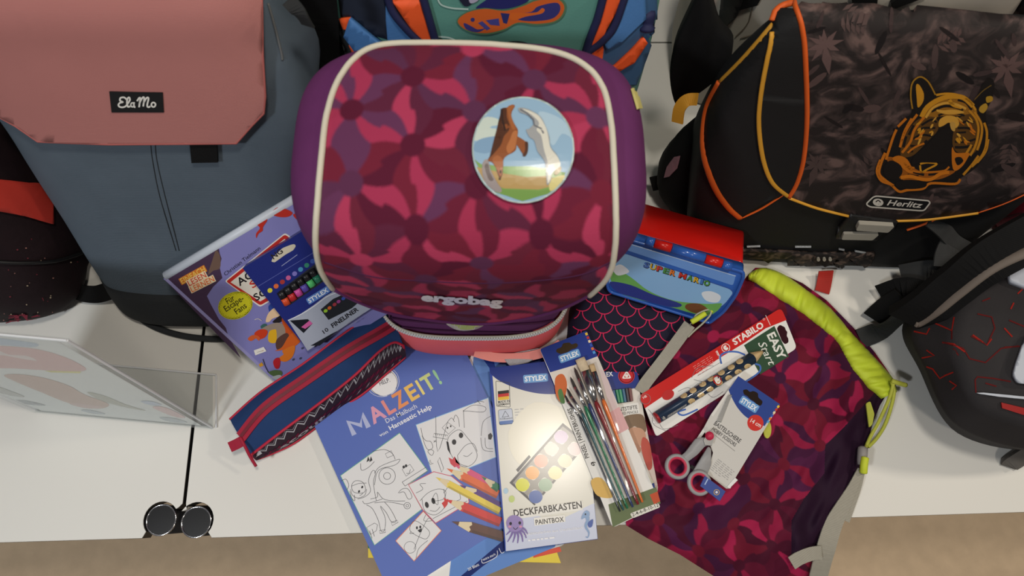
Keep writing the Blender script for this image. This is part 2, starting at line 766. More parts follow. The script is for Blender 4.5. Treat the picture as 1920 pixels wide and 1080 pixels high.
bag = thing('school_satchel', (-0.045, 0.29, 0.0), 'plum satchel with crimson pinwheel flower flap and horse badge', 'school bag')
rows = [(0.000, -0.150, 0.050, 0.222, 0.36), (0.012, -0.163, 0.064, 0.209, 0.37), (0.08, -0.168, 0.070, 0.204, 0.375), (0.13, -0.170, 0.073, 0.205, 0.378),
        (0.17, -0.173, 0.078, 0.201, 0.38), (0.25, -0.182, 0.098, 0.192, 0.385), (0.32, -0.189, 0.115, 0.185, 0.388), (0.36, -0.190, 0.117, 0.187, 0.388),
        (0.39, -0.184, 0.110, 0.200, 0.386), (0.408, -0.170, 0.096, 0.220, 0.378), (0.42, -0.140, 0.066, 0.250, 0.362), (0.424, -0.09, 0.02, 0.28, 0.34)]
body = bag_loft(rows, e=3.4, n=120, sub=6)
make('body', body, M['purple'], bag, True)
BV = bvh_of(body)
RB = RayMap(BV)

outline = [(722, 93), (840, 90), (960, 95), (1040, 106), (1092, 128), (1124, 165), (1139, 220), (1146, 300), (1150, 400), (1147, 470), (1135, 512), (1105, 545),
           (1050, 573), (980, 592), (900, 601), (820, 595), (740, 582), (680, 562), (632, 535), (607, 500), (598, 450), (601, 380), (608, 300), (618, 220), (637, 160), (670, 115)]
oc = c2(outline, 24, True)
NT, NR = len(oc), 150
# the flap stands off the narrower body below: it is shaped over a fuller form
rows_f = [(z, min(a, -0.200) if z > 0.1 else a, max(b, 0.126) if z > 0.1 else b, min(c, 0.192), d) if 0.1 < z < 0.33 else (z, a, b, c, d) for z, a, b, c, d in rows]
rows_f = [(0.02, -0.200, 0.126, 0.196, 0.38)] + [r for r in rows_f if r[0] > 0.1]
BF = bvh_of(bag_loft(rows_f, e=4.0, n=120, sub=6))
RF = RayMap(BF, 0.0035)
C0 = (872, 330)
fv, f2 = [], []
for r in range(NR + 1):
    k = r / NR
    for (x, y) in oc:
        fv.append(RF(C0[0] + (x - C0[0]) * k, C0[1] + (y - C0[1]) * k))
for r in range(NR):
    for a in range(NT):
        f2.append([r * NT + a, r * NT + (a + 1) % NT, (r + 1) * NT + (a + 1) % NT, (r + 1) * NT + a])
n0 = len(fv)
for (x, y) in oc:
    fv.append(RF(x, y, -0.0045))
for a in range(NT):
    f2.append([NR * NT + a, NR * NT + (a + 1) % NT, n0 + (a + 1) % NT, n0 + a])


def hash3(i, j, s):
    return (((i * 73856093) ^ (j * 19349663) ^ (s * 83492791)) & 0x7fffffff) % 997


def pinwheels(U, W, org, a1, a2, dot, pal, seed=0, twist=0.13):
    """pinwheel flowers on a triangular lattice: round centres joined by curved petals; returns the colour of each point"""
    A = np.array([a1, a2]).T
    Ai = np.linalg.inv(A)
    q = np.stack([U - org[0], W - org[1]])
    st = Ai @ q
    bi = np.round(st[0]).astype(np.int64)
    bj = np.round(st[1]).astype(np.int64)
    best = np.full(U.shape, 1e9)
    ci = bi.copy()
    cj = bj.copy()
    dx = np.zeros_like(U)
    dy = np.zeros_like(U)
    for di in (-1, 0, 1):
        for dj in (-1, 0, 1):
            i, j = bi + di, bj + dj
            x = q[0] - (A[0, 0] * i + A[0, 1] * j)
            y = q[1] - (A[1, 0] * i + A[1, 1] * j)
            d = x * x + y * y
            m = d < best
            best[m] = d[m]
            ci[m] = i[m]
            cj[m] = j[m]
            dx[m] = x[m]
            dy[m] = y[m]
    r = np.sqrt(best)
    size = math.hypot(*a2)
    # twist around each centre: straight petal borders become S-shaped
    k = np.clip(r / (size * 0.56), 0, 1)
    an = twist * np.sin(math.pi * k) * np.where((hash3(ci, cj, 7 + seed) % 2) == 0, 1, 1)
    rx = dx * np.cos(an) - dy * np.sin(an)
    ry = dx * np.sin(an) + dy * np.cos(an)
    st = Ai @ np.stack([rx + A[0, 0] * ci + A[0, 1] * cj, ry + A[1, 0] * ci + A[1, 1] * cj])
    i = np.floor(st[0]).astype(np.int64)
    j = np.floor(st[1]).astype(np.int64)
    fs, ft = st[0] - i, st[1] - j
    lowt = fs + ft < 1
    b0 = np.where(lowt, 1 - fs - ft, fs + ft - 1)
    b1 = np.where(lowt, fs, 1 - fs)
    b2 = np.where(lowt, ft, 1 - ft)
    op = np.argmin(np.stack([b0, b1, b2]), 0)
    ty = lowt.astype(np.int64)
    P_ = np.array([S(c) for c in pal])
    h = hash3(i * 2 + ty, j, op * 5 + 11 + seed)
    bright = ((op + i + 2 * j + ty) % 3 == 0) & (h % 10 < 9)
    kk = np.where(bright, h % 3, 3 + h % (len(pal) - 3))
    col = P_[kk]
    dm = r < dot
    kd = np.array([0, 4, 6, 4, 9, 8, 4])[hash3(ci, cj, 29 + seed) % 7] % len(pal)
    col[dm] = P_[kd][dm]
    return col


arr = np.array([tuple(p) for p in fv])
UU = arr[:, 0]
WW = (arr[:, 1] - 0.19) - np.maximum(0, 0.39 - arr[:, 2])


def uw(px, py):
    p = RF(px, py)
    return np.array([p.x, (p.y - 0.19) - max(0, 0.39 - p.z)])


o0 = uw(775, 275)
a1 = uw(890, 213) - o0
a2 = uw(775, 148) - o0
pal = [(172, 58, 90), (162, 52, 84), (158, 50, 80), (104, 32, 54), (88, 27, 50), (92, 36, 60), (98, 52, 86), (106, 36, 56), (90, 46, 76), (112, 34, 54)]
def soft(fn, rad):
    """average of the print around each point: soft dye edges"""
    acc_ = fn(0.0, 0.0)
    for k_ in range(8):
        acc_ = acc_ + fn(rad * math.cos(k_ * math.pi / 4), rad * math.sin(k_ * math.pi / 4))
    return acc_ / 9.0


cols = soft(lambda du, dw: pinwheels(UU + du, WW + dw, o0, a1, a2, 0.0098, pal, 3), 0.0011)
flap = make('flap', (fv, f2), M['print_matte'], bag, True, cols=cols, label='flap printed with crimson and plum pinwheel flowers')

pip = [p for p in c2([(628, 534), (607, 500), (598, 450), (601, 380), (608, 300), (618, 220), (637, 160), (670, 115), (722, 93), (840, 90), (960, 95), (1040, 106), (1092, 128), (1124, 165), (1139, 220), (1146, 300), (1150, 400), (1147, 470), (1135, 512), (1104, 546)], 6)]
make('piping', tube([RF(x, y, 0.001) for x, y in pip], 0.0026, 10), M['cream'], bag, True, label='cream piping around the flap')
low = c2([(628, 536), (680, 562), (740, 582), (820, 595), (900, 601), (980, 592), (1050, 573), (1104, 546)], 6)
make('flap_edge', tube([RF(x, y, 0.0) for x, y in low], 0.0022, 8), M['purple'], bag, True)
# soft fold across the flap where it turns down the front
make('fold_seam', tube([RF(x, y, -0.0004) for x, y in c2([(612, 486), (700, 512), (800, 520), (900, 524), (1000, 520), (1090, 508), (1140, 486)], 8)], 0.0011, 6), M['plumdark'], bag, True)

# horse badge
cx, cy = 980, 286
zb = Zm(860, 170, 0.21295)
RBd = RayMap(BF, 0.0035)
disc = [(cx + 94 * math.cos(2 * math.pi * k / 64), cy + 95 * math.sin(2 * math.pi * k / 64)) for k in range(64)]
badge = make('badge', patch(disc, RBd, 0.004, 16), mat('badge_rim', (186, 205, 204), 0.35), bag, True, label='round badge showing a brown and a white horse rearing')
pr = Print(RBd, 4e-5, 14, 0.0041)


def clipdisc(pts, R=91):
    """keeps a print inside the badge"""
    out = []
    for x, y in pts:
        d = math.hypot(x - cx, y - cy)
        k = min(1, R / d) if d else 1
        out.append((cx + (x - cx) * k, cy + (y - cy) * k))
    return out


pr.ell(cx, cy, 91, 92, 0, (146, 178, 204), 56)
pr.poly(clipdisc(c2(zb((130, 300), (300, 280), (400, 340), (420, 420), (300, 450), (120, 470)), 4, True)), (196, 208, 200))
pr.poly(clipdisc(c2(zb((700, 230), (900, 300), (1000, 460), (900, 420), (820, 520), (740, 380)), 4, True)), (170, 196, 214))
pr.poly(clipdisc(c2(zb((180, 470), (360, 440), (380, 520), (260, 580), (140, 560)), 4, True)), (128, 160, 190))
pr.poly(clipdisc(zb((120, 640), (200, 670), (400, 690), (600, 690), (760, 700), (930, 740), (1000, 700), (1000, 1000), (560, 1000), (100, 1000))), (122, 158, 84))
pr.poly(clipdisc(zb((150, 700), (300, 720), (420, 750), (600, 775), (760, 765), (880, 800), (900, 860), (700, 880), (400, 870), (200, 840))), (176, 146, 92))
pr.poly(clipdisc(zb((200, 860), (400, 880), (700, 890), (860, 870), (800, 960), (560, 1000), (300, 940))), (116, 152, 80))
pr.poly(clipdisc(c2(zb((800, 800), (920, 760), (900, 840), (800, 890)), 4, True)), (206, 196, 130))
pr.poly(clipdisc(c2(zb((215, 660), (260, 640), (300, 760), (380, 880), (340, 900), (260, 850), (215, 760)), 4, True)), (160, 150, 150))
# brown horse
br, bd = (142, 84, 52), (84, 54, 42)
pr.curve(zb((375, 215), (430, 195), (470, 172), (495, 185), (470, 230), (465, 280), (490, 340), (520, 390), (510, 480), (500, 560), (430, 600), (395, 640), (390, 720), (370, 790), (350, 740), (300, 660), (260, 640), (300, 580), (370, 490), (400, 400), (372, 310)), br, 4)
pr.curve(zb((375, 215), (420, 205), (425, 280), (450, 370), (400, 440), (370, 520), (300, 590), (262, 640), (300, 580), (372, 490), (398, 400), (370, 310)), bd, 4)
pr.curve(zb((500, 440), (540, 455), (585, 485), (600, 500), (605, 570), (580, 610), (560, 600), (580, 560), (580, 505), (520, 500), (490, 490)), br, 4)
pr.curve(zb((582, 492), (607, 498), (605, 570), (582, 612), (560, 598), (582, 560)), bd, 4)
pr.curve(zb((390, 640), (340, 660), (330, 700), (355, 770), (385, 760)), (120, 68, 44), 4)
pr.line(zb((380, 210), (385, 300), (410, 390)), 4, (60, 44, 40))
pr.curve(zb((480, 400), (515, 400), (508, 480), (490, 550), (440, 585), (420, 540), (450, 470)), (176, 112, 70), 4)
pr.curve(zb((430, 200), (468, 176), (490, 188), (462, 230), (468, 290), (500, 370), (470, 380), (440, 290)), (160, 98, 60), 4)
pr.curve(zb((300, 640), (340, 600), (390, 640), (385, 720), (368, 785), (355, 740), (330, 700)), (164, 100, 62), 4)
pr.line(zb((372, 700), (366, 770), (362, 800)), 3.6, (70, 50, 44), 3)
pr.curve(zb((222, 660), (262, 650), (290, 730), (340, 820), (380, 880), (330, 890), (260, 830), (215, 750)), (150, 140, 140), 4)
pr.curve(zb((232, 690), (262, 670), (280, 740), (310, 800), (270, 800)), (110, 98, 96), 4)
# white horse
wh, wd = (214, 212, 200), (158, 160, 162)
pr.curve(zb((525, 205), (580, 205), (660, 240), (720, 290), (760, 370), (790, 450), (800, 530), (860, 610), (880, 690), (820, 740), (800, 810), (770, 840), (762, 740), (750, 650), (690, 570), (660, 480), (620, 450), (590, 390), (610, 385), (650, 430), (665, 370), (650, 300), (590, 260), (540, 240)), wd, 4)
pr.curve(zb((560, 212), (660, 245), (720, 300), (770, 400), (800, 540), (865, 620), (880, 690), (815, 740), (795, 800), (775, 820), (780, 680), (745, 560), (720, 440), (680, 390), (700, 330), (640, 265)), wh, 4)
pr.line(zb((540, 215), (600, 250), (650, 300), (660, 350), (720, 380), (740, 420)), 3, (110, 112, 118))
pr.curve(zb((830, 740), (880, 690), (890, 720), (850, 760)), (170, 150, 110), 4)
pr.build('picture', badge)

# raised lettering on the front of the flap
pr = Print(RF, 3e-5, 0, 0.0016)
ze = Zm(680, 480, 0.21875)
pr.text('ergobag', ze((500, 337))[0], ze((1200, 385))[0], 14.5, (236, 228, 226), bold=0.05)
pr.build('lettering', flap, M['print'], label='white raised brand lettering')

# lime closing tab, lower zip, coral pocket
RL = RayMap(BV, 0.001)
tabp = c2(ze((725, 545), (760, 585), (830, 612), (920, 612), (1000, 590), (1050, 545), (900, 540)), 5, True)
make('closing_tab', patch(tabp, RL, 0.003, 12), M['cream'], bag, True)
pr = Print(RL, 3e-5, 12, 0.0032)
pr.curve(ze((760, 545), (790, 578), (850, 600), (930, 600), (990, 580), (1020, 545), (900, 540)), (196, 208, 56))
pr.build('lime_insert', bag, M['print'])
for name, pts in (('seam', [(704, 586), (760, 598), (880, 606), (1000, 604), (1066, 592)]), ('seam', [(706, 600), (760, 612), (880, 620), (1000, 620), (1064, 606)])):
    make(name, tube([RL(x, y, 0.0005) for x, y in c2(pts, 8)], 0.0014, 6), M['plumdark'], bag, True)
low_rows = [(0.0, -0.158, 0.058, 0.198, 0.37), (0.012, -0.168, 0.069, 0.190, 0.378), (0.045, -0.171, 0.073, 0.194, 0.380), (0.068, -0.1705, 0.0725, 0.1995, 0.379)]
lowv = bag_loft(low_rows, e=3.4, n=100, sub=3)
make('lower_pocket', lowv, M['coral'], bag, True, label='coral lower compartment')
BL = bvh_of(lowv, body)
RZ = RayMap(BL, 0.0005)
zr = sring(0.0725, -0.1715, 0.0735, 0.1995, 0.381, e=3.4, n=360)
zi = list(range(192, 348, 2))
zw = [zr[i] for i in zi]
zn = [Vector((zr[i].x + 0.049, zr[i].y - 0.29, 0)).normalized() for i in zi]
zn = [Vector((v.x * 0.4, -1, 0.25)).normalized() for v in zn]
make('zip_tape', ribbon(zw, 0.010, 0.0012, nrm=zn), M['cream'], bag)
tv, tf = [], []
L = 0
acc = 0.0
for i in range(len(zw) - 1):
    seg = zw[i + 1] - zw[i]
    d = seg.normalized()
    nn = zn[i]
    s = d.cross(nn).normalized()
    while acc < seg.length:
        c = zw[i] + d * acc + nn * 0.0012
        for sg in (-1, 1):
            q = c + s * sg * 0.0013 + d * (0.0016 if sg > 0 else 0)
            n = len(tv)
            for ax in (-1, 1):
                for ay in (-1, 1):
                    for az in (-1, 1):
                        tv.append(q + d * ax * 0.0010 + s * ay * 0.0016 + nn * az * 0.0008)
            tf += [[n + a for a in q_] for q_ in ([0, 1, 3, 2], [4, 6, 7, 5], [0, 4, 5, 1], [2, 3, 7, 6], [0, 2, 6, 4], [1, 5, 7, 3])]
        acc += 0.0033
    acc -= seg.length
make('zip_teeth', (tv, tf), M['white'], bag)
# coral lip and silver reflector resting on the table in front of the base
lip = [P(*q) for q in [(890, 660, 0.030), (930, 670, 0.026), (985, 669, 0.026), (1030, 657, 0.030), (1052, 644, 0.036)]]
make('pocket_lip', ribbon(catmull(lip, 6), [0.012] * 25, 0.002, nrm=(0, -0.35, 1)), M['coralpale'], bag)
refl = [(944, 672), (960, 662), (1012, 652), (1018, 664), (990, 680), (956, 687)]
make('reflector', slab(rounded(refl, 4, 3), flat(0.026), 0.003), M['silver'], bag)
# side detail on the right: pale yellow tag
make('side_tag', patch([(1181, 168), (1189, 170), (1199, 205), (1192, 206)], RayMap(BV, 0.001), 0.002, 8), mat('pale_yellow_tag', (206, 196, 120), 0.6), bag)

# ================================================================== LEFT BAG (grey backpack with pink flap)
M['slate'] = mat('slate_canvas', (88, 100, 112), 0.8, 0.1, 30, weave=0.35, bscale=330, spec=0.2)
M['pink'] = mat('dusty_pink_canvas', (176, 116, 112), 0.75, 0.07, 12, weave=0.3, bscale=330, spec=0.2)
M['basegrey'] = mat('dark_base_fabric', (44, 47, 50), 0.75, 0.1, 40, weave=0.25, bscale=300, spec=0.25)
bag = thing('backpack', (-0.385, 0.33, 0.0), 'slate grey backpack with dusty pink flap at the left', 'backpack')
rows = [(0.057, -0.540, -0.270, 0.258, 0.44), (0.09, -0.546, -0.272, 0.280, 0.46), (0.16, -0.548, -0.252, 0.316, 0.49), (0.28, -0.546, -0.206, 0.366, 0.54),
        (0.36, -0.54, -0.212, 0.400, 0.56), (0.40, -0.53, -0.225, 0.415, 0.56), (0.42, -0.50, -0.25, 0.437, 0.55)]
body = bag_loft(rows, e=5.0, n=120, sub=6, wrinkle=0.0012, seed=3)
make('body', body, M['slate'], bag, True)
base = bag_loft([(0.0, -0.53, -0.275, 0.25, 0.41), (0.012, -0.541, -0.262, 0.230, 0.43), (0.035, -0.5425, -0.2585, 0.236, 0.436), (0.06, -0.5435, -0.262, 0.252, 0.442)], e=4.0, n=100, sub=4)
make('base', base, M['basegrey'], bag, True)
BV1 = bvh_of(bag_loft(rows, e=5.0, n=120, sub=6))
R1 = RayMap(BV1, 0.004)
zf = Zm(0, 0, 1 / 3)
flp = [(-20, -90), (478, -90), (482, 0), (490, 95), (498, 170), (496, 202), (475, 225), (447, 258), (440, 259), (350, 259), (210, 260), (80, 255), (40, 226), (0, 203), (-16, 192)]
flap = make('flap', patch(flp, R1, 0.006, 16), M['pink'], bag, True, label='dusty pink flap with cut corners')
make('flap_hem', tube([R1(x, y, 0.0055) for x, y in [(482, 0), (490, 95), (498, 170), (496, 202), (475, 225), (447, 258), (350, 259), (210, 260), (80, 255), (40, 226), (0, 203)]], 0.0012, 6), mat('pink_hem', (168, 92, 88), 0.8), flap, True)
lab = make('name_patch', patch([(213, 160), (312, 162), (314, 199), (217, 199)], RayMap(BV1, 0.010), 0.001, 20), M['black'], flap)
pr = Print(RayMap(BV1, 0.0112), 2e-5, 0)
wl = (226, 224, 218)
for pts in ([(735, 522), (722, 511), (702, 514), (700, 530), (716, 537), (698, 542), (690, 556), (704, 566), (724, 564), (738, 552), (754, 526), (750, 511), (740, 520), (738, 546), (744, 564), (756, 560)],
            [(778, 538), (776, 552), (779, 564), (785, 566)],
            [(794, 532), (806, 514), (812, 518), (805, 566)], [(807, 545), (824, 513), (834, 515), (828, 562)], [(830, 542), (848, 513), (858, 518), (850, 556), (858, 566), (868, 560)]):
    pr.line([(x / 3, y / 3) for x, y in pts], 3.0, wl, 4)
pr.ring(768 / 3, 553 / 3, 2.9, 2.4, wl, 3.8)
pr.ring(885 / 3, 552 / 3, 3.8, 2.8, wl, 4.2)
pr.build('lettering', flap, M['print'])
make('pull_tab', patch([(358, 255), (409, 258), (411, 298), (362, 299)], RayMap(BV1, 0.003), 0.003, 12), M['blackfab'], bag)
for pts in ([(282, 262), (286, 300), (300, 370), (330, 470)], [(291, 262), (294, 300), (310, 370), (336, 470)]):
    make('front_seam', tube([RayMap(BV1)(x, y) for x, y in c2(pts, 6)], 0.0005, 5), M['basegrey'], bag, True)
make('side_piping', tube([RayMap(BV1, 0.0005)(x, y) for x, y in c2([(502, 6), (512, 40), (527, 98), (529, 112)], 5)], 0.0013, 6), mat('grey_piping', (96, 98, 100), 0.6), bag, True)
# black shoulder straps and back panel behind the bag
back = bag_loft([(0.0, -0.51, -0.25, 0.45, 0.53), (0.15, -0.53, -0.20, 0.50, 0.58), (0.30, -0.53, -0.175, 0.55, 0.64), (0.42, -0.51, -0.19, 0.565, 0.66), (0.44, -0.48, -0.22, 0.58, 0.65)], e=4, n=64, sub=4)
make('back_panel', back, M['blackfab'], bag, True)
st = catmull([P(540, 0, 0.42), P(560, 22, 0.41), P(578, 48, 0.39)], 6)
make('strap_end', ribbon(st, 0.013, 0.002, nrm=(-0.2, -0.4, 0.8)), M['darkgrey'], bag)
st = catmull([P(575, -20, 0.36), P(585, 60, 0.30), P(590, 160, 0.22), P(575, 260, 0.12), P(560, 330, 0.05), P(540, 380, 0.035)], 8)
make('shoulder_strap', ribbon(st, [0.055] * len(st), 0.012, nrm=(0.2, -0.6, 0.7)), M['blackfab'], bag)
# cord loop on the table in front of the base and the clip at the left of the base
cord = catmull([P(222, 548, 0.02), P(240, 575, 0.01), P(275, 605, 0.0045), P(320, 624, 0.0045), P(375, 634, 0.0045), P(440, 634, 0.0045), P(500, 615, 0.0045)], 8)
make('elastic_cord', tube(cord, 0.0042, 8), M['basegrey'], bag, True)
clip = catmull([P(130, 530, 0.03), P(150, 548, 0.02), P(180, 552, 0.016), P(205, 545, 0.03)], 5)
make('compression_strap', ribbon(clip, 0.024, 0.003, nrm=(0, -0.6, 0.8)), M['blackfab'], bag)

# ================================================================== DARK BAG AT THE LEFT EDGE
M['blackcherry'] = mat('black_cherry_fabric', (34, 22, 26), 0.75, 0.25, 90, bump=0.25, bscale=300, spec=0.2)
M['red'] = mat('red_panel_fabric', (206, 60, 48), 0.65, 0.06, 20, bump=0.1)
bag = thing('school_bag', (-0.70, 0.33, 0.0), 'blackish school bag with red panel at the left edge', 'school bag')
rows = [(0.0, -0.80, -0.61, 0.25, 0.42), (0.02, -0.83, -0.580, 0.232, 0.43), (0.08, -0.84, -0.563, 0.238, 0.45), (0.15, -0.84, -0.560, 0.265, 0.46), (0.22, -0.835, -0.560, 0.285, 0.46),
        (0.30, -0.82, -0.562, 0.305, 0.455), (0.335, -0.79, -0.59, 0.33, 0.44)]
body = bag_loft(rows, e=3.2, n=110, sub=6, wrinkle=0.004, seed=8)
make('body', body, M['blackcherry'], bag, True)
R2 = RayMap(bvh_of(body), 0.002)
make('red_panel', patch(rounded([(-60, 330), (0, 337), (78, 346), (94, 366), (96, 420), (40, 402), (-60, 380)], 4, 3), R2, 0.002, 12), M['red'], bag, True)
make('panel_seam', tube([R2(x, y, 0.001) for x, y in c2([(-20, 486), (40, 490), (100, 488), (150, 474)], 6)], 0.0022, 6), M['black'], bag, True)
pr = Print(R2, 2e-5, 10)
rnd = random.Random(5)
for k in range(34):
    x, y = rnd.uniform(0, 150), rnd.uniform(430, 600)
    if x < 160 - abs(y - 500) * 0.6:
        pr.ell(x, y, rnd.uniform(0.8, 2.0), rnd.uniform(0.8, 1.6), 0, rnd.choice([(170, 120, 110), (120, 50, 60), (200, 180, 150)]), 6, 0)
for k in range(14):
    x, y = rnd.uniform(0, 60), rnd.uniform(588, 608)
    pr.line([(x, y), (x + rnd.uniform(8, 20), y - rnd.uniform(-2, 5))], 1.5, (150, 50, 70))
pr.build('specks', bag, M['print_matte'])['kind'] = 'stuff'

# ================================================================== BACK BAG (teal with orange stripes)
M['teal'] = mat('teal_nylon', (92, 146, 136), 0.6, 0.08, 15, bump=0.15, bscale=500, spec=0.3)
M['orange'] = mat('orange_webbing', (240, 92, 40), 0.6, 0.05, 40, bump=0.15, bscale=500)
M['navy'] = mat('navy_binding', (30, 34, 74), 0.7, 0.08, 40)
M['skyblue'] = mat('sky_blue_mesh', (72, 122, 182), 0.65, 0.08, 40, bump=0.2, bscale=600)
bag = thing('backpack', (-0.02, 0.54, 0.0), 'teal and orange backpack with sports shoe print behind the plum satchel', 'backpack')
rows = [(0.0, -0.16, 0.13, 0.45, 0.6), (0.03, -0.18, 0.148, 0.44, 0.62), (0.2, -0.19, 0.155, 0.445, 0.63), (0.32, -0.19, 0.155, 0.465, 0.63), (0.41, -0.18, 0.145, 0.5, 0.62), (0.44, -0.15, 0.12, 0.53, 0.6)]
body = bag_loft(rows, e=5.0, n=140, sub=6)
make('body', body, M['teal'], bag, True)
BV3 = bvh_of(body)
R3 = RayMap(BV3, 0.001)
zs = Zm(600, 0, 0.34375)
make('stripe', patch(zs((395, -60), (540, -60), (550, 0), (595, 130), (632, 250), (690, 640), (640, 640), (570, 245), (460, 90), (400, 0)), R3, 0.003, 14), M['orange'], bag, True)
make('stripe', patch(zs((1560, -60), (1650, -60), (1630, 20), (1560, 150), (1520, 230), (1370, 640), (1320, 640), (1470, 230), (1520, 90)), R3, 0.003, 14), M['orange'], bag, True)
make('stripe', patch(zs((1535, 210), (1545, 260), (1530, 380), (1420, 380), (1440, 310)), R3, 0.002, 14), M['orange'], bag, True)
for pts in ([(560, -40), (600, 100), (640, 250), (645, 330)], [(372, -40), (400, 50), (480, 150), (580, 250), (600, 330)], [(1545, -40), (1510, 90), (1465, 210), (1430, 330)], [(1660, -40), (1600, 130), (1530, 215), (1460, 270), (1440, 330)]):
    make('binding', tube([R3(x, y, 0.003) for x, y in c2(zs(*pts), 6)], 0.0042, 6), M['navy'], bag, True)
# side pockets in sky blue with orange ends
RS = RayMap(BV3, 0.001)
make('side_pocket', patch(zs((175, 85), (150, 180), (210, 270), (330, 330), (420, 300), (400, 250), (330, 215), (250, 150)), RS, 0.006, 12), M['skyblue'], bag, True)
make('side_panel', patch(zs((360, -40), (380, 20), (450, 130), (560, 250), (500, 320), (400, 300), (370, 200), (362, 100)), RS, 0.002, 12), M['skyblue'], bag, True)
make('side_panel', patch(zs((1610, -50), (1830, -50), (1830, 150), (1780, 300), (1720, 460), (1480, 460), (1530, 330), (1545, 230), (1600, 130)), RS, 0.0012, 12), mat('steel_blue_nylon', (58, 96, 138), 0.7), bag, True)
make('orange_edge', patch(zs((1752, 190), (1765, 215), (1700, 320), (1600, 380), (1530, 380), (1535, 372), (1600, 345), (1690, 260)), RS, 0.006, 12), M['orange'], bag, True)
make('side_pocket', patch(zs((1680, -50), (1760, -50), (1765, 90), (1640, 215), (1560, 260), (1545, 215), (1610, 130)), RS, 0.004, 12), M['skyblue'], bag, True)
make('dark_mesh', patch(zs((90, 80), (150, 150), (150, 190), (210, 275), (330, 335), (330, 480), (120, 480)), RS, 0.001, 12), mat('dark_olive_mesh', (34, 38, 40), 0.8), bag, True)
make('orange_edge', patch(zs((168, 235), (215, 280), (235, 330), (205, 320)), RS, 0.003, 10), M['orange'], bag, True)
make('orange_edge', patch(zs((120, 90), (175, 85), (160, 150), (140, 145)), RS, 0.004, 10), M['orange'], bag, True)
make('dark_mesh', patch(zs((100, -60), (350, -60), (365, 100), (370, 210), (300, 190), (210, 110), (170, 85), (120, 85)), RS, 0.001, 12), mat('midnight_mesh', (26, 34, 52), 0.8), bag, True)
bk = catmull([P(1196, 0, 0.33), P(1208, 12, 0.325), P(1214, 36, 0.315), P(1212, 60, 0.305)], 5)
make('buckle', tube(bk, [0.006, 0.009, 0.008, 0.010, 0.009, 0.008, 0.007, 0.006, 0.009, 0.009, 0.008, 0.007, 0.006, 0.009, 0.008, 0.006], 8), M['navy'], bag, True)
# shoe print and line print
pr = Print(R3, 3e-5, 14, 0.0004)
pr.line(zs((640, -20), (660, 20), (720, 40), (810, 46)), 3, (178, 204, 198), 5)
pr.line(zs((630, 195), (700, 200), (745, 220), (755, 250), (740, 280)), 3, (178, 204, 198), 5)
pr.curve(zs((745, 110), (800, 60), (900, 40), (1010, 50), (1110, 20), (1180, -10), (1290, -20), (1340, 20), (1330, 80), (1280, 120), (1180, 135), (1080, 125), (1000, 165), (900, 185), (800, 165)), (88, 120, 90), 5)
pr.curve(zs((752, 112), (800, 66), (900, 44), (1010, 55), (1110, 28), (1180, 0), (1285, -10), (1330, 25), (1320, 75), (1275, 112), (1180, 125), (1080, 118), (1000, 155), (900, 176), (800, 158)), (206, 98, 46), 5)
pr.curve(zs((850, 40), (900, 0), (960, -30), (1130, -30), (1120, 10), (1010, 44), (900, 38)), (44, 46, 104), 5)
pr.curve(zs((1040, 75), (1150, 60), (1190, 30), (1290, 10), (1310, 50), (1270, 95), (1180, 110), (1090, 105)), (58, 58, 120), 5)
pr.curve(zs((1030, 70), (1100, 66), (1180, 62), (1210, 40), (1225, 50), (1205, 70), (1120, 86), (1050, 108)), (214, 104, 44), 5)
pr.poly(zs((985, 65), (1035, 70), (1020, 125), (1000, 120)), (50, 54, 112))
pr.curve(zs((785, 120), (830, 140), (860, 155), (900, 150), (860, 170), (800, 155)), (62, 60, 124), 4)
pr.poly(zs((862, 120), (885, 110), (930, 150), (910, 160)), (74, 72, 140))
pr.poly(zs((905, 105), (975, 95), (980, 135), (930, 130)), (70, 70, 140))
pr.ell(*zs((833, 102))[0], 4, 4, 0, (58, 58, 120), 10)
pr.curve(zs((755, -30), (790, 30), (830, 10), (840, -30)), (40, 42, 60), 4)
pr.curve(zs((815, -30), (820, 12), (860, 0), (870, -30)), (170, 166, 190), 4)
pr.build('shoe_print', bag, M['print'])
hd = [(*zs((1065 + 95 * math.cos(a), 262 + 42 * math.sin(a)))[0],) for a in [2 * math.pi * k / 24 for k in range(24)]]
make('magnet_lock', patch(hd, R3, 0.008, 12), M['black'], bag, True)

# ================================================================== RIGHT BAG (black satchel with tiger print)
M['jet'] = mat('jet_black_nylon', (26, 26, 27), 0.7, 0.12, 40, bump=0.15, bscale=600, spec=0.25)
M['amber'] = mat('amber_piping', (206, 148, 44), 0.6, 0.08, 60)
M['burnt'] = mat('burnt_orange_piping', (216, 92, 26), 0.6, 0.08, 60)
M['greybuckle'] = mat('grey_buckle', (158, 154, 144), 0.4, 0.05)


def camo_mat(name, c1, c2_, c3, scale):
    m = bpy.data.materials.new(name)
    m.use_nodes = True
    nt = m.node_tree
    N, L = nt.nodes, nt.links
    b = N['Principled BSDF']
    b.inputs['Roughness'].default_value = 0.7
    b.inputs['Specular IOR Level'].default_value = 0.25
    tc = N.new('ShaderNodeTexCoord')
    nz = N.new('ShaderNodeTexNoise')
    nz.inputs['Scale'].default_value = scale
    nz.inputs['Detail'].default_value = 5
    nz.inputs['Distortion'].default_value = 1.6
    L.new(tc.outputs['Object'], nz.inputs['Vector'])
    r = N.new('ShaderNodeValToRGB')
    e = r.color_ramp.elements
    e[0].position, e[0].color = 0.44, S(c1)
    e[1].position, e[1].color = 0.66, S(c3)
    k = e.new(0.53)
    k.color = S(c2_)
    L.new(nz.outputs[0], r.inputs[0])
    L.new(r.outputs[0], b.inputs['Base Color'])
    return m


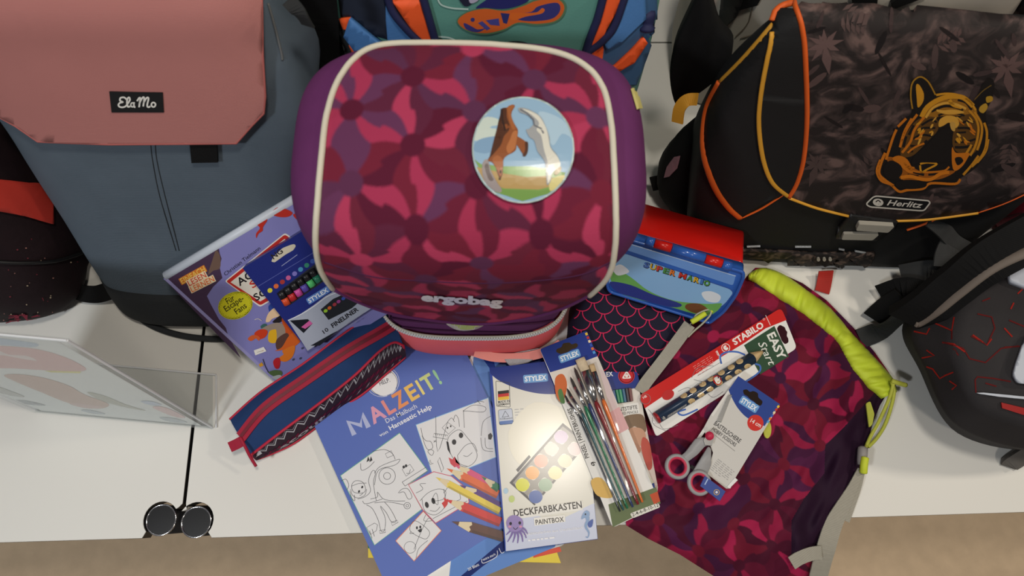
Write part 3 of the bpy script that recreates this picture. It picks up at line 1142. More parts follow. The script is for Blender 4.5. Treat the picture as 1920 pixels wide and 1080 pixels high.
M['camo'] = camo_mat('smoky_jungle_print', (36, 30, 30), (60, 49, 48), (102, 82, 78), 26)
bag = thing('school_satchel', (0.43, 0.42, 0.0), 'black satchel with orange and amber piping and tiger head print', 'school bag')
rows = [(0.0, 0.265, 0.60, 0.335, 0.46), (0.012, 0.25, 0.62, 0.32, 0.468), (0.08, 0.234, 0.63, 0.335, 0.472), (0.16, 0.223, 0.635, 0.352, 0.472), (0.26, 0.226, 0.635, 0.378, 0.466),
        (0.34, 0.238, 0.628, 0.398, 0.446), (0.368, 0.250, 0.615, 0.410, 0.438), (0.381, 0.268, 0.60, 0.418, 0.431)]
body = bag_loft(rows, e=5.5, n=160, sub=6, rot=math.radians(-3), pivot=(0.43, 0.42))
make('body', body, M['jet'], bag, True)
BT = bvh_of(body)
RT = RayMap(BT, 0.003)
E = [(1483, 8), (1497, 30), (1505, 70), (1510, 140), (1511, 220), (1505, 290), (1493, 335), (1478, 362)]
bot = [(1478, 362), (1530, 381), (1594, 397), (1640, 404), (1740, 402), (1830, 390), (1890, 368), (1960, 330), (2040, 270), (2080, 180)]
topl = [(2085, 70), (1990, 48), (1920, 42), (1800, 28), (1700, 18), (1600, 10), (1540, 6)]
flapo = c2(E, 4)[:-1] + c2(bot, 4) + topl
fl = make('flap', patch(flapo, RT, 0.004, 16), M['camo'], bag, True, label='flap with smoky brown jungle print')
Y = [(1453, 60), (1437, 120), (1426, 180), (1423, 230), (1430, 290), (1447, 335), (1478, 362)]
O_ = [(1454, 48), (1402, 108), (1355, 155), (1332, 200), (1324, 250), (1326, 300), (1342, 350), (1365, 385), (1388, 406)]
make('flap_gusset', patch(c2(E, 4)[:-1] + c2(Y, 4)[::-1] + [(1462, 30)], RT, 0.003, 12), M['jet'], bag, True)
make('side_panel', patch(c2(O_, 4) + [(1440, 372), (1478, 362)] + c2(Y, 4)[::-1][1:], RayMap(BT, 0.001), 0.0025, 12), M['jet'], bag, True)


def piping(name, pts, r, m, off, parent=bag, mp=RT, w=0.5):
    return make(name, tube([mp(x, y, off) for x, y in c2(pts, 6)], r, 8, flat=w), m, parent, True)


piping('piping', [(1455, 44), (1468, 14)] + E, 0.0032, M['burnt'], 0.003, w=0.7)
piping('piping', Y, 0.0026, M['amber'], 0.003)
piping('piping', bot[:3], 0.0034, M['amber'], 0.003)
piping('piping', [(1672, 405), (1740, 402), (1830, 390)], 0.0032, M['amber'], 0.003)
piping('piping', bot[5:], 0.002, M['burnt'], 0.003)
piping('piping', O_[:3], 0.0030, M['amber'], 0.0)
piping('piping', O_[2:], 0.0042, M['burnt'], 0.0)
piping('piping', [(1388, 406), (1430, 386), (1482, 352)], 0.0014, M['burnt'], 0.0)
piping('piping', [(1700, 430), (1735, 418), (1765, 404)], 0.0016, M['burnt'], -0.002)

# jungle leaves and tiger head printed on the flap
RTp = RayMap(BT, 0.0072)
pr = Print(RTp, 2e-5, 14)
lf = (96, 76, 74)


def palm(cx, cy, s, col, ang0=0):
    for k, (a, l) in enumerate([(-95, 34), (-50, 40), (-15, 44), (20, 34), (80, 64), (130, 44), (165, 42), (205, 40), (240, 26)]):
        a = math.radians(a + ang0)
        l = l * s
        w = (11 if k == 4 else 6) * s
        t = (math.cos(a), math.sin(a))
        n = (-t[1], t[0])
        pr.poly([(cx - t[0] * 4, cy - t[1] * 4), (cx + t[0] * l * 0.45 + n[0] * w, cy + t[1] * l * 0.45 + n[1] * w), (cx + t[0] * l, cy + t[1] * l), (cx + t[0] * l * 0.45 - n[0] * w, cy + t[1] * l * 0.45 - n[1] * w)], col, 0)


def frond(cx, cy, ang, n, l, col):
    a = math.radians(ang)
    t = (math.cos(a), math.sin(a))
    for i in range(n):
        x, y = cx + t[0] * i * 10, cy + t[1] * i * 10
        for sg in (-1, 1):
            b = a + sg * 0.9
            u = (math.cos(b), math.sin(b))
            m = (-u[1], u[0])
            L_ = l * (1 - 0.08 * i)
            pr.poly([(x, y), (x + u[0] * L_ * 0.5 + m[0] * 4, y + u[1] * L_ * 0.5 + m[1] * 4), (x + u[0] * L_, y + u[1] * L_), (x + u[0] * L_ * 0.5 - m[0] * 4, y + u[1] * L_ * 0.5 - m[1] * 4)], col, 0)


palm(1543, 78, 0.85, lf)
palm(1882, 118, 0.9, (92, 72, 70))
palm(1530, 300, 0.7, (76, 62, 60), 30)
frond(1572, 30, 20, 5, 26, (84, 68, 66))
frond(1752, 78, -20, 5, 26, (84, 66, 64))
frond(1620, 320, -70, 4, 26, (74, 60, 58))
frond(1890, 260, 100, 4, 24, (80, 64, 62))
rnd = random.Random(12)
for k in range(46):
    x, y = rnd.uniform(1520, 1915), rnd.uniform(30, 375)
    if y > 340 and x < 1540:
        continue
    a = rnd.uniform(0, 180)
    pr.ell(x, y, rnd.uniform(10, 26), rnd.uniform(3, 8), a, rnd.choice([(72, 58, 57), (84, 67, 65), (36, 30, 30), (30, 26, 27), (62, 50, 50)]), 10, 0.2)
pr.build('jungle_print', fl, M['print_matte'])['kind'] = 'stuff'
pr = Print(RTp, 2e-5, 14, 0.0012)
zt = Zm(1620, 120, 0.2592)
dk, am, ora, brt = (30, 26, 25), (196, 136, 36), (190, 108, 28), (206, 152, 60)
pr.curve(zt((330, 80), (390, 50), (450, 100), (500, 190), (560, 175), (640, 170), (720, 190), (780, 230), (830, 120), (880, 60), (920, 90), (910, 200), (860, 320), (880, 420), (890, 520), (860, 620), (780, 720), (660, 800), (640, 840), (480, 860), (400, 880), (250, 880), (170, 830), (100, 780), (85, 690), (140, 640), (170, 540), (220, 430), (290, 350), (340, 290), (320, 180)), dk, 4)
st = lambda pts, w, c=am, sm=5: pr.line(zt(*pts), w, c, sm)
face = (150, 100, 32)
pr.curve(zt((400, 350), (440, 270), (520, 200), (640, 180), (740, 215), (800, 310), (720, 330), (600, 330), (500, 345), (440, 410)), face)
pr.curve(zt((390, 350), (500, 345), (520, 430), (440, 520), (340, 620), (255, 625), (260, 540), (310, 430)), (92, 62, 28))
pr.curve(zt((670, 350), (780, 320), (840, 420), (810, 560), (740, 620), (640, 580), (625, 480)), (92, 62, 28))
pr.curve(zt((255, 650), (330, 700), (420, 740), (600, 730), (640, 740), (540, 790), (400, 800), (250, 790), (150, 640)), (150, 84, 26))
for pts, w in [([(470, 300), (560, 262), (640, 268), (700, 290)], 5), ([(450, 260), (540, 212), (600, 205)], 4), ([(660, 215), (720, 235), (760, 290)], 5), ([(520, 330), (590, 305), (660, 315), (710, 330)], 4), ([(560, 170), (570, 195)], 4),
               ([(400, 400), (470, 360), (510, 380)], 4), ([(370, 440), (420, 420), (500, 420)], 4), ([(340, 500), (400, 470), (480, 480)], 4), ([(320, 550), (390, 550), (440, 510)], 4), ([(300, 590), (340, 590)], 4), ([(290, 480), (270, 560)], 5), ([(345, 400), (310, 470)], 5),
               ([(690, 380), (740, 370), (780, 380)], 4), ([(660, 420), (730, 420), (780, 440)], 4), ([(650, 455), (720, 450)], 3.5), ([(640, 520), (720, 520), (790, 500)], 4), ([(640, 560), (700, 560), (770, 550)], 5), ([(800, 360), (815, 450), (790, 530)], 5), ([(280, 700), (350, 740), (420, 760)], 5), ([(300, 760), (380, 770)], 4), ([(450, 760), (560, 750)], 4)]:
    pr.line(zt(*pts), w, dk, 5, inc=0.2)
pr.l += 1
pr.line(zt((335, 280), (322, 180), (335, 90), (390, 50), (450, 90), (500, 180)), 2.6, (160, 116, 36), 5)
pr.curve(zt((360, 110), (385, 110), (415, 170), (410, 230), (375, 270), (365, 200)), am)
pr.curve(zt((865, 195), (905, 190), (910, 220), (870, 235)), (170, 130, 40))
pr.curve(zt((820, 265), (860, 240), (875, 270), (845, 310), (815, 295)), (176, 136, 48))
pr.line(zt((780, 215), (840, 150), (900, 110)), 1.6, (110, 84, 36), 4)
st([(400, 340), (440, 270), (520, 215), (610, 190), (700, 200), (770, 260)], 9)
st([(505, 180), (580, 170), (660, 180), (740, 220), (790, 290)], 4)
st([(430, 345), (480, 275), (560, 240), (640, 245), (720, 280)], 4.5, brt)
st([(600, 215), (625, 250), (690, 270)], 7, am)
pr.curve(zt((510, 285), (560, 290), (620, 285), (690, 295), (700, 310), (600, 320), (520, 305)), brt)
pr.curve(zt((530, 360), (580, 330), (650, 340), (670, 390), (640, 420), (600, 380), (560, 400), (525, 410)), brt)
pr.curve(zt((605, 380), (640, 380), (640, 440), (615, 430)), (190, 146, 70))
for pts in ([(370, 320), (310, 400), (270, 480), (245, 560)], [(330, 350), (280, 440), (255, 520)], [(420, 340), (350, 430), (320, 520), (260, 600)], [(220, 430), (195, 490), (160, 600), (145, 650)], [(290, 350), (230, 410)]):
    st(pts, 4.6, ora)
rnd = random.Random(77)
for x0, x1, y0, y1, an in ((370, 500, 350, 520, -42), (655, 770, 350, 530, 40)):
    for k in range(16):
        x, y = rnd.uniform(x0, x1), rnd.uniform(y0, y1)
        if abs(an) == 42 and x + y > 950:
            continue
        pr.ell(*zt((x, y))[0], rnd.uniform(4, 8), rnd.uniform(1.2, 2.4), an + rnd.uniform(-25, 25), rnd.choice([am, brt, ora]), 9, 0.1)
for pts in ([(740, 290), (790, 350), (810, 430), (790, 540), (750, 620)], [(780, 300), (830, 390), (830, 480), (800, 580)], [(850, 380), (870, 450), (860, 560), (820, 640), (760, 700)], [(880, 500), (860, 590), (800, 670)], [(760, 540), (730, 590), (690, 650)], [(700, 760), (760, 690), (810, 620)]):
    st(pts, 4.4, (184, 124, 34))
pr.curve(zt((620, 560), (650, 600), (740, 600), (730, 640), (690, 700), (640, 730), (620, 680)), ora)
pr.curve(zt((640, 640), (680, 630), (700, 660), (660, 690)), dk)
pr.curve(zt((190, 640), (240, 620), (300, 650), (340, 740), (300, 740), (230, 680)), ora)
st([(140, 600), (110, 670), (95, 750), (140, 800), (200, 840)], 5.5, ora)
st([(105, 650), (80, 730), (110, 800), (180, 830), (240, 880), (300, 870), (410, 860), (470, 820), (640, 825), (680, 790)], 4.6, ora)
st([(250, 780), (320, 770), (400, 790), (470, 790), (540, 750), (600, 740)], 6.5, (200, 116, 30))
st([(265, 630), (290, 690), (350, 710)], 3.5, ora)
st([(290, 700), (340, 730), (390, 740), (450, 740), (560, 730), (600, 700)], 3.4, ora)
st([(390, 680), (440, 670), (510, 680), (440, 720), (400, 740), (390, 690)], 3.6, am)
st([(300, 600), (350, 560), (420, 530)], 3.6, ora)
pr.l += 1
pr.curve(zt((610, 430), (615, 520), (615, 600), (590, 665), (400, 670), (330, 680), (350, 620), (440, 540), (520, 450), (560, 420)), dk)
pr.curve(zt((130, 700), (180, 655), (250, 690), (260, 750), (210, 795), (140, 770)), dk)
pr.curve(zt((220, 810), (320, 795), (430, 815), (420, 850), (320, 862), (230, 850)), dk)
pr.build('tiger_head', fl, M['print_matte'], label='tiger head printed in amber and orange')
# name plate
RTn = RayMap(BT, 0.0085)
pl = rounded(zt((0, 965), (60, 905), (450, 940), (462, 955), (420, 1010), (390, 1012), (30, 985)), 7, 4)
npl = make('name_plate', patch(pl, RTn, 0.0015, 16), M['black'], fl)
pr = Print(RTn, 2e-5, 16, 0.0017)
pr.line(pl, 2.6, (205, 200, 190), closed=True)
pr.ell(*zt((88, 952))[0], 10, 7, 10, (205, 200, 190), 16)
pr.line(zt((70, 950), (88, 938), (105, 952), (90, 965)), 2, (34, 30, 30), 4)
pr.step = 0
pr.text('Herlitz', zt((150, 972))[0], zt((408, 992))[0], 10, (210, 205, 196), bold=0.015, shear=0.35)
pr.build('plate_lettering', fl, M['print'])
# buckle and lower front
make('buckle_plate', patch([(1592, 392), (1680, 404), (1672, 420), (1640, 440), (1565, 436), (1570, 420)], RT, 0.007, 12), M['black'], bag, True)
RBk = RayMap(BT, 0.0105)
make('buckle', patch(rounded([(1606, 400), (1672, 404), (1660, 416), (1600, 412)], 3, 3), RBk, 0.006, 12), M['greybuckle'], bag)
make('buckle', patch(rounded([(1578, 421), (1644, 422), (1632, 433), (1574, 432)], 3, 3), RBk, 0.004, 12), M['greybuckle'], bag)
lowp = patch(rounded([(1390, 462), (1520, 470), (1640, 470), (1632, 492), (1575, 514), (1480, 508), (1395, 500)], 4, 3), RayMap(BT, 0.001), 0.004, 12)
make('base_panel', lowp, camo_mat('leopard_base', (24, 21, 21), (44, 36, 34), (96, 80, 72), 60), bag, True)
for k in range(3):
    make('stud', patch([(1533 + k * 11 + 3.2 * math.cos(a), 479 + 3.2 * math.sin(a)) for a in [2 * math.pi * i / 10 for i in range(10)]], RayMap(BT, 0.005), 0.002, 0), M['greybuckle'], bag)
for pts in ([(1400, 459), (1425, 458)], [(1490, 459), (1520, 459)], [(1572, 463), (1582, 465)], [(1602, 467), (1630, 472)]):
    make('reflective_trim', tube([RayMap(BT, 0.003)(x, y) for x, y in pts], 0.0016, 6, flat=0.5), M['silver'], bag)
tb = catmull([P(1549, 508, 0.016), P(1547, 520, 0.010), P(1544, 536, 0.006), P(1541, 548, 0.004)], 4)
make('red_loop', ribbon(tb, 0.020, 0.002, nrm=(0, -0.3, 1)), mat('red_webbing', (168, 36, 28), 0.7), bag)
# padded shoulder strap behind, and the tag on the side
spts = c2([(1316, -20), (1285, 40), (1262, 95), (1255, 150), (1266, 200), (1285, 196), (1330, 165), (1362, 135), (1372, 90), (1345, 55), (1330, 0), (1328, -20)], 4, True)
make('shoulder_strap', slab(spts, PlaneMap(P(1316, 0, 0.33), P(1372, 90, 0.28), P(1262, 200, 0.18)), 0.02, 0.004), M['blackfab'], bag, True)
lo = catmull([P(1270, 230, 0.20), P(1274, 204, 0.215), P(1288, 188, 0.225), P(1308, 186, 0.225)], 6)
make('amber_loop', ribbon(lo, 0.014, 0.002, nrm=(-0.6, -0.6, 0.5)), M['amber'], bag)
side = bag_loft([(0.0, 0.225, 0.34, 0.385, 0.47), (0.05, 0.20, 0.34, 0.385, 0.48), (0.12, 0.21, 0.34, 0.40, 0.48), (0.17, 0.235, 0.33, 0.42, 0.475)], e=2.6, n=48, sub=4, wrinkle=0.003, seed=2)
make('side_pocket', side, M['blackfab'], bag, True)
RSd = RayMap(bvh_of(side, body), 0.002)
make('care_tag', patch([(1254, 312), (1268, 294), (1278, 292), (1272, 315), (1258, 330), (1248, 332)], RSd, 0.0012, 8), mat('pale_pink_tag', (150, 110, 122), 0.5), bag)
sc = catmull([P(1222, 345, 0.03), P(1250, 335, 0.05), P(1262, 300, 0.07)], 4)
make('side_strap', ribbon(sc, 0.02, 0.003, nrm=(-0.5, -0.5, 0.6)), M['blackfab'], bag)

# ================================================================== PALE BAG BEHIND THE TIGER SATCHEL
M['stone'] = mat('stone_grey_fabric', (176, 170, 160), 0.8, 0.1, 14, bump=0.3, bscale=40, spec=0.2)
bag = thing('backpack', (0.40, 0.66, 0.0), 'pale stone coloured backpack behind the tiger print satchel', 'backpack')
body = bag_loft([(0.0, 0.26, 0.62, 0.575, 0.72), (0.02, 0.245, 0.64, 0.56, 0.74), (0.15, 0.24, 0.65, 0.56, 0.75), (0.27, 0.25, 0.64, 0.57, 0.75), (0.33, 0.27, 0.62, 0.60, 0.73)], e=3.4, n=100, sub=6, wrinkle=0.006, seed=6)
make('body', body, M['stone'], bag, True)
RP = RayMap(bvh_of(body), 0.001)
for pts in ([(1412, 0), (1404, 40), (1380, 68)], [(1390, 70), (1440, 56), (1480, 48)]):
    make('seam', tube([RP(x, y) for x, y in c2(pts, 5)], 0.0008, 5), mat('taupe_thread', (110, 100, 88), 0.8), bag)
make('strap_clip', patch(rounded([(1366, -30), (1400, -30), (1388, 20), (1362, 50), (1348, 40), (1360, 10)], 3, 3), RP, 0.008, 12), M['black'], bag, True)
make('strap', patch([(1400, -30), (1440, -30), (1420, 5), (1385, 15)], RP, 0.004, 12), M['blackfab'], bag)
make('strap', patch([(1594, -20), (1644, -20), (1640, 20), (1600, 20)], RP, 0.005, 12), M['blackfab'], bag)
make('strap', patch([(1672, 12), (1736, -12), (1720, -24), (1700, -20), (1668, 0)], RP, 0.005, 12), M['blackfab'], bag)
make('red_edge', patch([(1329, -20), (1338, -20), (1338, 12), (1333, 22)], RP, 0.003, 8), M['red'], bag)
make('yellow_pull', patch([(1748, 22), (1756, 17), (1762, 20), (1758, 26)], RP, 0.004, 0), M['amber'], bag)

# dark brown bag in the far right corner
bag = thing('backpack', (0.72, 0.66, 0.0), 'dark brown backpack in the far right corner', 'backpack')
body = bag_loft([(0.0, 0.665, 0.95, 0.565, 0.74), (0.02, 0.655, 0.96, 0.55, 0.75), (0.2, 0.655, 0.96, 0.555, 0.75), (0.32, 0.67, 0.95, 0.57, 0.74), (0.36, 0.70, 0.92, 0.60, 0.72)], e=4, n=80, sub=5, wrinkle=0.003, seed=4)
make('body', body, mat('dark_brown_fabric', (58, 48, 44), 0.8, 0.12, 30, bump=0.2), bag, True)
RDk = RayMap(bvh_of(body), 0.001)
make('strap', patch([(1900, -30), (1960, -30), (1960, 40), (1925, 10)], RDk, 0.006, 12), M['blackfab'], bag)

# ================================================================== CRIMSON BAG
M['crimson'] = mat('crimson_nylon', (150, 22, 54), 0.5, 0.12, 14, bump=0.15, bscale=200, spec=0.35)
bag = thing('school_bag', (0.76, 0.37, 0.0), 'crimson bag between the tiger satchel and the black bag', 'school bag')
body = bag_loft([(0.0, 0.70, 0.90, 0.335, 0.47), (0.02, 0.675, 0.93, 0.325, 0.48), (0.10, 0.655, 0.94, 0.33, 0.49), (0.18, 0.66, 0.94, 0.35, 0.49), (0.23, 0.70, 0.91, 0.38, 0.47)], e=3, n=80, sub=5, wrinkle=0.003, seed=9)
make('body', body, M['crimson'], bag, True)
RC = RayMap(bvh_of(body), 0.0005)
make('seam', tube([RC(x, y) for x, y in c2([(1790, 425), (1850, 415), (1925, 396)], 6)], 0.0012, 6), mat('dark_crimson_seam', (84, 12, 34), 0.7), bag, True)

# ================================================================== BLACK BAG WITH RED LINES AT THE RIGHT EDGE
M['redline_black'] = mat('charcoal_print_fabric', (46, 44, 46), 0.8, 0.4, 16, bump=0.2, bscale=500, spec=0.2)
M['taupe'] = mat('taupe_edge_binding', (108, 98, 90), 0.7, 0.08, 40)
M['palegrey'] = mat('pale_grey_plastic', (186, 192, 204), 0.45, 0.04)
bag = thing('school_bag', (0.66, 0.21, 0.0), 'black school bag with fine red zigzag lines at the right edge', 'school bag')
rings = []
for z, pts in [(0.0, [(1800, 806), (1728, 690), (1700, 610), (1760, 540), (1900, 480), (2060, 500), (2080, 760), (1960, 835)]),
               (0.03, [(1795, 812), (1722, 690), (1692, 612), (1752, 534), (1900, 470), (2080, 490), (2100, 770), (1960, 842)]),
               (0.09, [(1800, 800), (1735, 690), (1712, 615), (1770, 530), (1910, 462), (2120, 480), (2150, 780), (1980, 845)]),
               (0.14, [(1850, 770), (1800, 690), (1790, 620), (1830, 540), (1930, 480), (2120, 490), (2160, 760), (2010, 810)]),
               (0.16, [(1950, 720), (1920, 670), (1910, 620), (1930, 580), (2000, 540), (2080, 540), (2100, 700), (2040, 750)])]:
    rings.append([tuple(q) for q in [P(x, y, z) for x, y in c2(pts, 10, True)]])
rr = []
for i in range(len(rings) - 1):
    for k in range(5):
        t_ = k / 5
        rr.append([Vector(a).lerp(Vector(b), t_) for a, b in zip(rings[i], rings[i + 1])])
rr.append([Vector(a) for a in rings[-1]])
body = loft(rr)
make('body', fix_normals(body), M['redline_black'], bag, True)
RR = RayMap(bvh_of(body), 0.0006)
zr1, zr2 = Zm(1640, 340, 0.2963), Zm(1640, 600, 0.2963)
pr = Print(RR, 2e-5, 10)
rl, rd = (150, 34, 26), (92, 26, 26)
for pts, c in [(zr1((385, 900), (490, 945), (505, 860)), rl), (zr1((490, 945), (490, 1000)), rd), (zr1((250, 950), (330, 968), (350, 930)), rl), (zr1((430, 1020), (500, 1030), (570, 1080)), rl), (zr1((610, 980), (710, 1035), (760, 930), (740, 860), (650, 840)), rd),
               (zr1((820, 930), (870, 985)), rl), (zr1((850, 880), (945, 920)), rd), (zr1((820, 1050), (920, 1045)), rd), (zr1((680, 760), (730, 740)), rd), (zr1((880, 770), (860, 810)), rl),
               (zr2((430, 140), (500, 160), (560, 180), (600, 245), (700, 270), (800, 180), (910, 165)), rd), (zr2((300, 240), (380, 225), (330, 190)), rl), (zr2((330, 295), (370, 310), (415, 370), (450, 350), (500, 330)), rl),
               (zr2((475, 385), (520, 415), (490, 440)), rl), (zr2((640, 460), (635, 380), (650, 360), (750, 370), (860, 390)), rd), (zr2((700, 400), (770, 420)), rd), (zr2((620, 95), (710, 160), (740, 120)), rl), (zr2((500, 180), (530, 225)), rd)]:
    pr.line(pts, 2.6, c)
rnd = random.Random(31)
for k in range(26):
    x, y = rnd.uniform(1935, 2110), rnd.uniform(520, 780)
    q = [(x, y)]
    for _ in range(3):
        q.append((q[-1][0] + rnd.uniform(-22, 26), q[-1][1] + rnd.uniform(-20, 20)))
    pr.line(q, 2.6, rnd.choice([rl, rd]))
pr.build('red_lines', bag, M['print_matte'])['kind'] = 'stuff'
make('base_trim', patch(zr2((640, 462), (680, 460), (945, 482), (1000, 490), (1000, 500), (945, 497), (780, 484), (660, 468)), RR, 0.003, 10), M['palegrey'], bag)
make('red_bar', patch(zr2((795, 520), (945, 555), (1050, 570), (1050, 620), (945, 600), (800, 555)), RR, 0.002, 10), mat('red_bar_fabric', (150, 16, 14), 0.6), bag)
make('reflector', patch(rounded(zr1((830, 600), (945, 530), (1100, 480), (1100, 700), (945, 690), (840, 650)), 5, 3), RR, 0.008, 10), M['palegrey'], bag, True)
make('reflector', patch(rounded(zr2((945, 100), (1080, 60), (1080, 400), (945, 405), (890, 400), (862, 350), (880, 280)), 6, 3), RR, 0.008, 10), M['palegrey'], bag, True)
make('pale_base', slab(rounded(zr2((780, 665), (945, 690), (1100, 720), (1100, 800), (945, 785), (720, 722)), 4, 3), flat(0.012), 0.011), mat('beige_rubber_foot', (140, 132, 116), 0.7), bag)
sp = catmull([P(1700, 598, 0.10), P(1740, 575, 0.13), P(1790, 535, 0.16), P(1850, 490, 0.19), P(1930, 445, 0.21), P(2000, 410, 0.22)], 7)
make('shoulder_strap', ribbon(sp, [0.05 + 0.0 * i for i in range(len(sp))], 0.012, nrm=(0.1, -0.3, 1)), M['blackfab'], bag)
sp2 = catmull([P(1716, 604, 0.105), P(1726, 602, 0.108), P(1760, 580, 0.135), P(1800, 548, 0.16), P(1860, 503, 0.19), P(1930, 470, 0.21), P(2000, 440, 0.22)], 7)
make('strap_binding', tube(sp2, 0.0065, 8, flat=0.6), M['taupe'], bag, True)
hook = catmull([P(1692, 590, 0.09), P(1705, 577, 0.095), P(1716, 574, 0.095)], 5)
make('strap_adjuster', ribbon(hook, 0.012, 0.004, nrm=(0, -0.2, 1)), mat('grey_adjuster', (120, 120, 124), 0.5), bag)
for nm, pts, w, m in [('webbing', [(1612, 635, 0.006), (1650, 620, 0.02), (1690, 595, 0.07), (1702, 585, 0.085)], 0.026, M['darkgrey']),
                      ('webbing', [(1690, 520, 0.03), (1740, 512, 0.05), (1780, 515, 0.06), (1800, 500, 0.07)], 0.034, M['darkgrey']),
                      ('webbing', [(1745, 410, 0.12), (1768, 430, 0.11), (1790, 455, 0.09), (1815, 470, 0.08), (1830, 480, 0.08)], 0.022, M['darkgrey']),
                      ('webbing', [(1772, 500, 0.09), (1775, 480, 0.095), (1782, 462, 0.095)], 0.03, M['darkgrey']),
                      ('webbing', [(1655, 560, 0.02), (1700, 548, 0.05), (1750, 560, 0.07), (1770, 545, 0.09)], 0.04, M['blackfab']),
                      ('webbing', [(1640, 600, 0.012), (1665, 578, 0.03), (1695, 560, 0.05)], 0.034, M['blackfab'])]:
    q = catmull([P(*a) for a in pts], 7)
    make(nm, ribbon(q, w, 0.0025, nrm=(0, -0.25, 1)), m, bag)
q = catmull([P(1890, 870, 0.004), P(1900, 866, 0.012), P(1925, 850, 0.014), P(1960, 830, 0.012)], 5)
make('strap_end', ribbon(q, 0.018, 0.008, nrm=(-0.2, -0.3, 1)), mat('grey_strap_end', (92, 88, 84), 0.7), bag)

# ================================================================== STATIONERY AND SMALL THINGS ON THE TABLE
NAVY, SKY, WHITE_ = (38, 58, 138), (122, 160, 216), (236, 234, 230)


def mid(pts):
    return sum((Vector(p) for p in pts), Vector()) / len(pts)


def flat_thing(name, outline, z, t, edge_mat, label, cat, group=None, body='card', mp=None):
    """a flat item: its body lies on the plane at height z; returns root, plane map"""
    mp = mp or flat(z)
    c = mid([mp(x, y) for x, y in outline])
    root = thing(name, (c.x, c.y, c.z - t), label, cat, group)
    make(body, slab(outline, mp, t), edge_mat, root)
    return root, mp


def stylex(pr, a, b, h, col=(110, 160, 214)):
    """pale blue rounded label with white brand lettering, between a and b along its lower edge"""
    A, B = Vector(a), Vector(b)
    t = (B - A).normalized()
    u = Vector((t.y, -t.x))
    q = [A - u * h * 0.35 - t * h * 0.3, B - u * h * 0.35 + t * h * 0.3, B + u * h * 1.35 + t * h * 0.3, A + u * h * 1.35 - t * h * 0.3]
    pr.poly(rounded([tuple(p) for p in q], h * 0.35, 3), col)
    pr.text('STYLEX', tuple(A), tuple(B), h, (244, 246, 248), bold=0.025)


def edge_ticks(pr, a, b, w, n=6):
    """row of coloured squares down a pack edge"""
    A, B = Vector(a), Vector(b)
    cs = [(240, 200, 60), (200, 60, 50), (240, 220, 180), (60, 90, 180), (230, 120, 50), (90, 160, 220)]
    pr.l += 1
    for k in range(n):
        pr.line([tuple(A.lerp(B, (k + 0.1) / n)), tuple(A.lerp(B, (k + 0.75) / n))], w, cs[k % 6])


def hang_hole(pr, pts, col=(40, 30, 26)):
    pr.poly(pts, col)


# ------------------------------------------------------------------ pads under the colouring book
M['green'] = mat('green_card', (44, 132, 88), 0.5, 0.03)
root, mp = flat_thing('paper_pad', [(690, 1046), (690, 800), (860, 640), (905, 652), (1052, 1056)], 0.005, 0.005, mat('pad_cover_yellow', (228, 204, 66), 0.5, 0.03), 'paper pad with green, yellow and red cover, lowest of the stack', 'paper pad', body='cover')
pr = Print(mp, lift=2e-5)
pr.poly([(690, 1028), (690, 900), (760, 900), (760, 1028)], (44, 130, 88))
pr.poly([(1000, 1060 - 14), (1053, 1034), (1048, 1022), (1000, 1030)], (214, 88, 70))
pr.poly([(852, 645), (884, 645), (925, 745), (918, 770)], (150, 196, 184))
pr.poly([(900, 700), (905, 698), (925, 745), (922, 752)], (206, 190, 186))
pr.build('cover_print', root, M['print'])
root, mp = flat_thing('drawing_pad', rounded([(890, 652), (1010, 648), (1060, 1022), (740, 1108), (712, 1050)], [2, 2, 10, 4, 2], 5), 0.011, 0.0055, M['paper'], 'blue and white drawing pad under the colouring book and paint box', 'drawing pad', body='paper_block')
pr = Print(mp, lift=2e-5)
pr.poly([(890, 652), (1010, 648), (1046, 1012), (1040, 1026), (900, 1084), (840, 1100)], (104, 142, 206))
pr.poly([(890, 652), (1008, 648), (1030, 700), (925, 700)], (40, 62, 142))
pr.poly([(862, 1082), (945, 1012), (950, 1030), (905, 1062), (880, 1082)], (36, 50, 112))
pr.poly([(925, 672), (960, 668), (950, 694), (930, 694)], (92, 130, 204))
zl = Zm(640, 920, 0.22917)
pr.text('20 Blatt', zl((1040, 655))[0], zl((1130, 612))[0], 5, (230, 232, 238), bold=0.01)
pr.line(zl((1150, 560), (1150, 585), (1175, 590), (1270, 540), (1275, 490)), 1.2, (230, 232, 238), 3)
pr.text('extra stark', zl((1162, 574))[0], zl((1266, 526))[0], 4.6, (230, 232, 238), bold=0.01)
pr.line(zl((1290, 470), (1310, 510), (1335, 500)), 1.2, (230, 232, 238), 3)
pr.build('cover_print', root, M['print'])

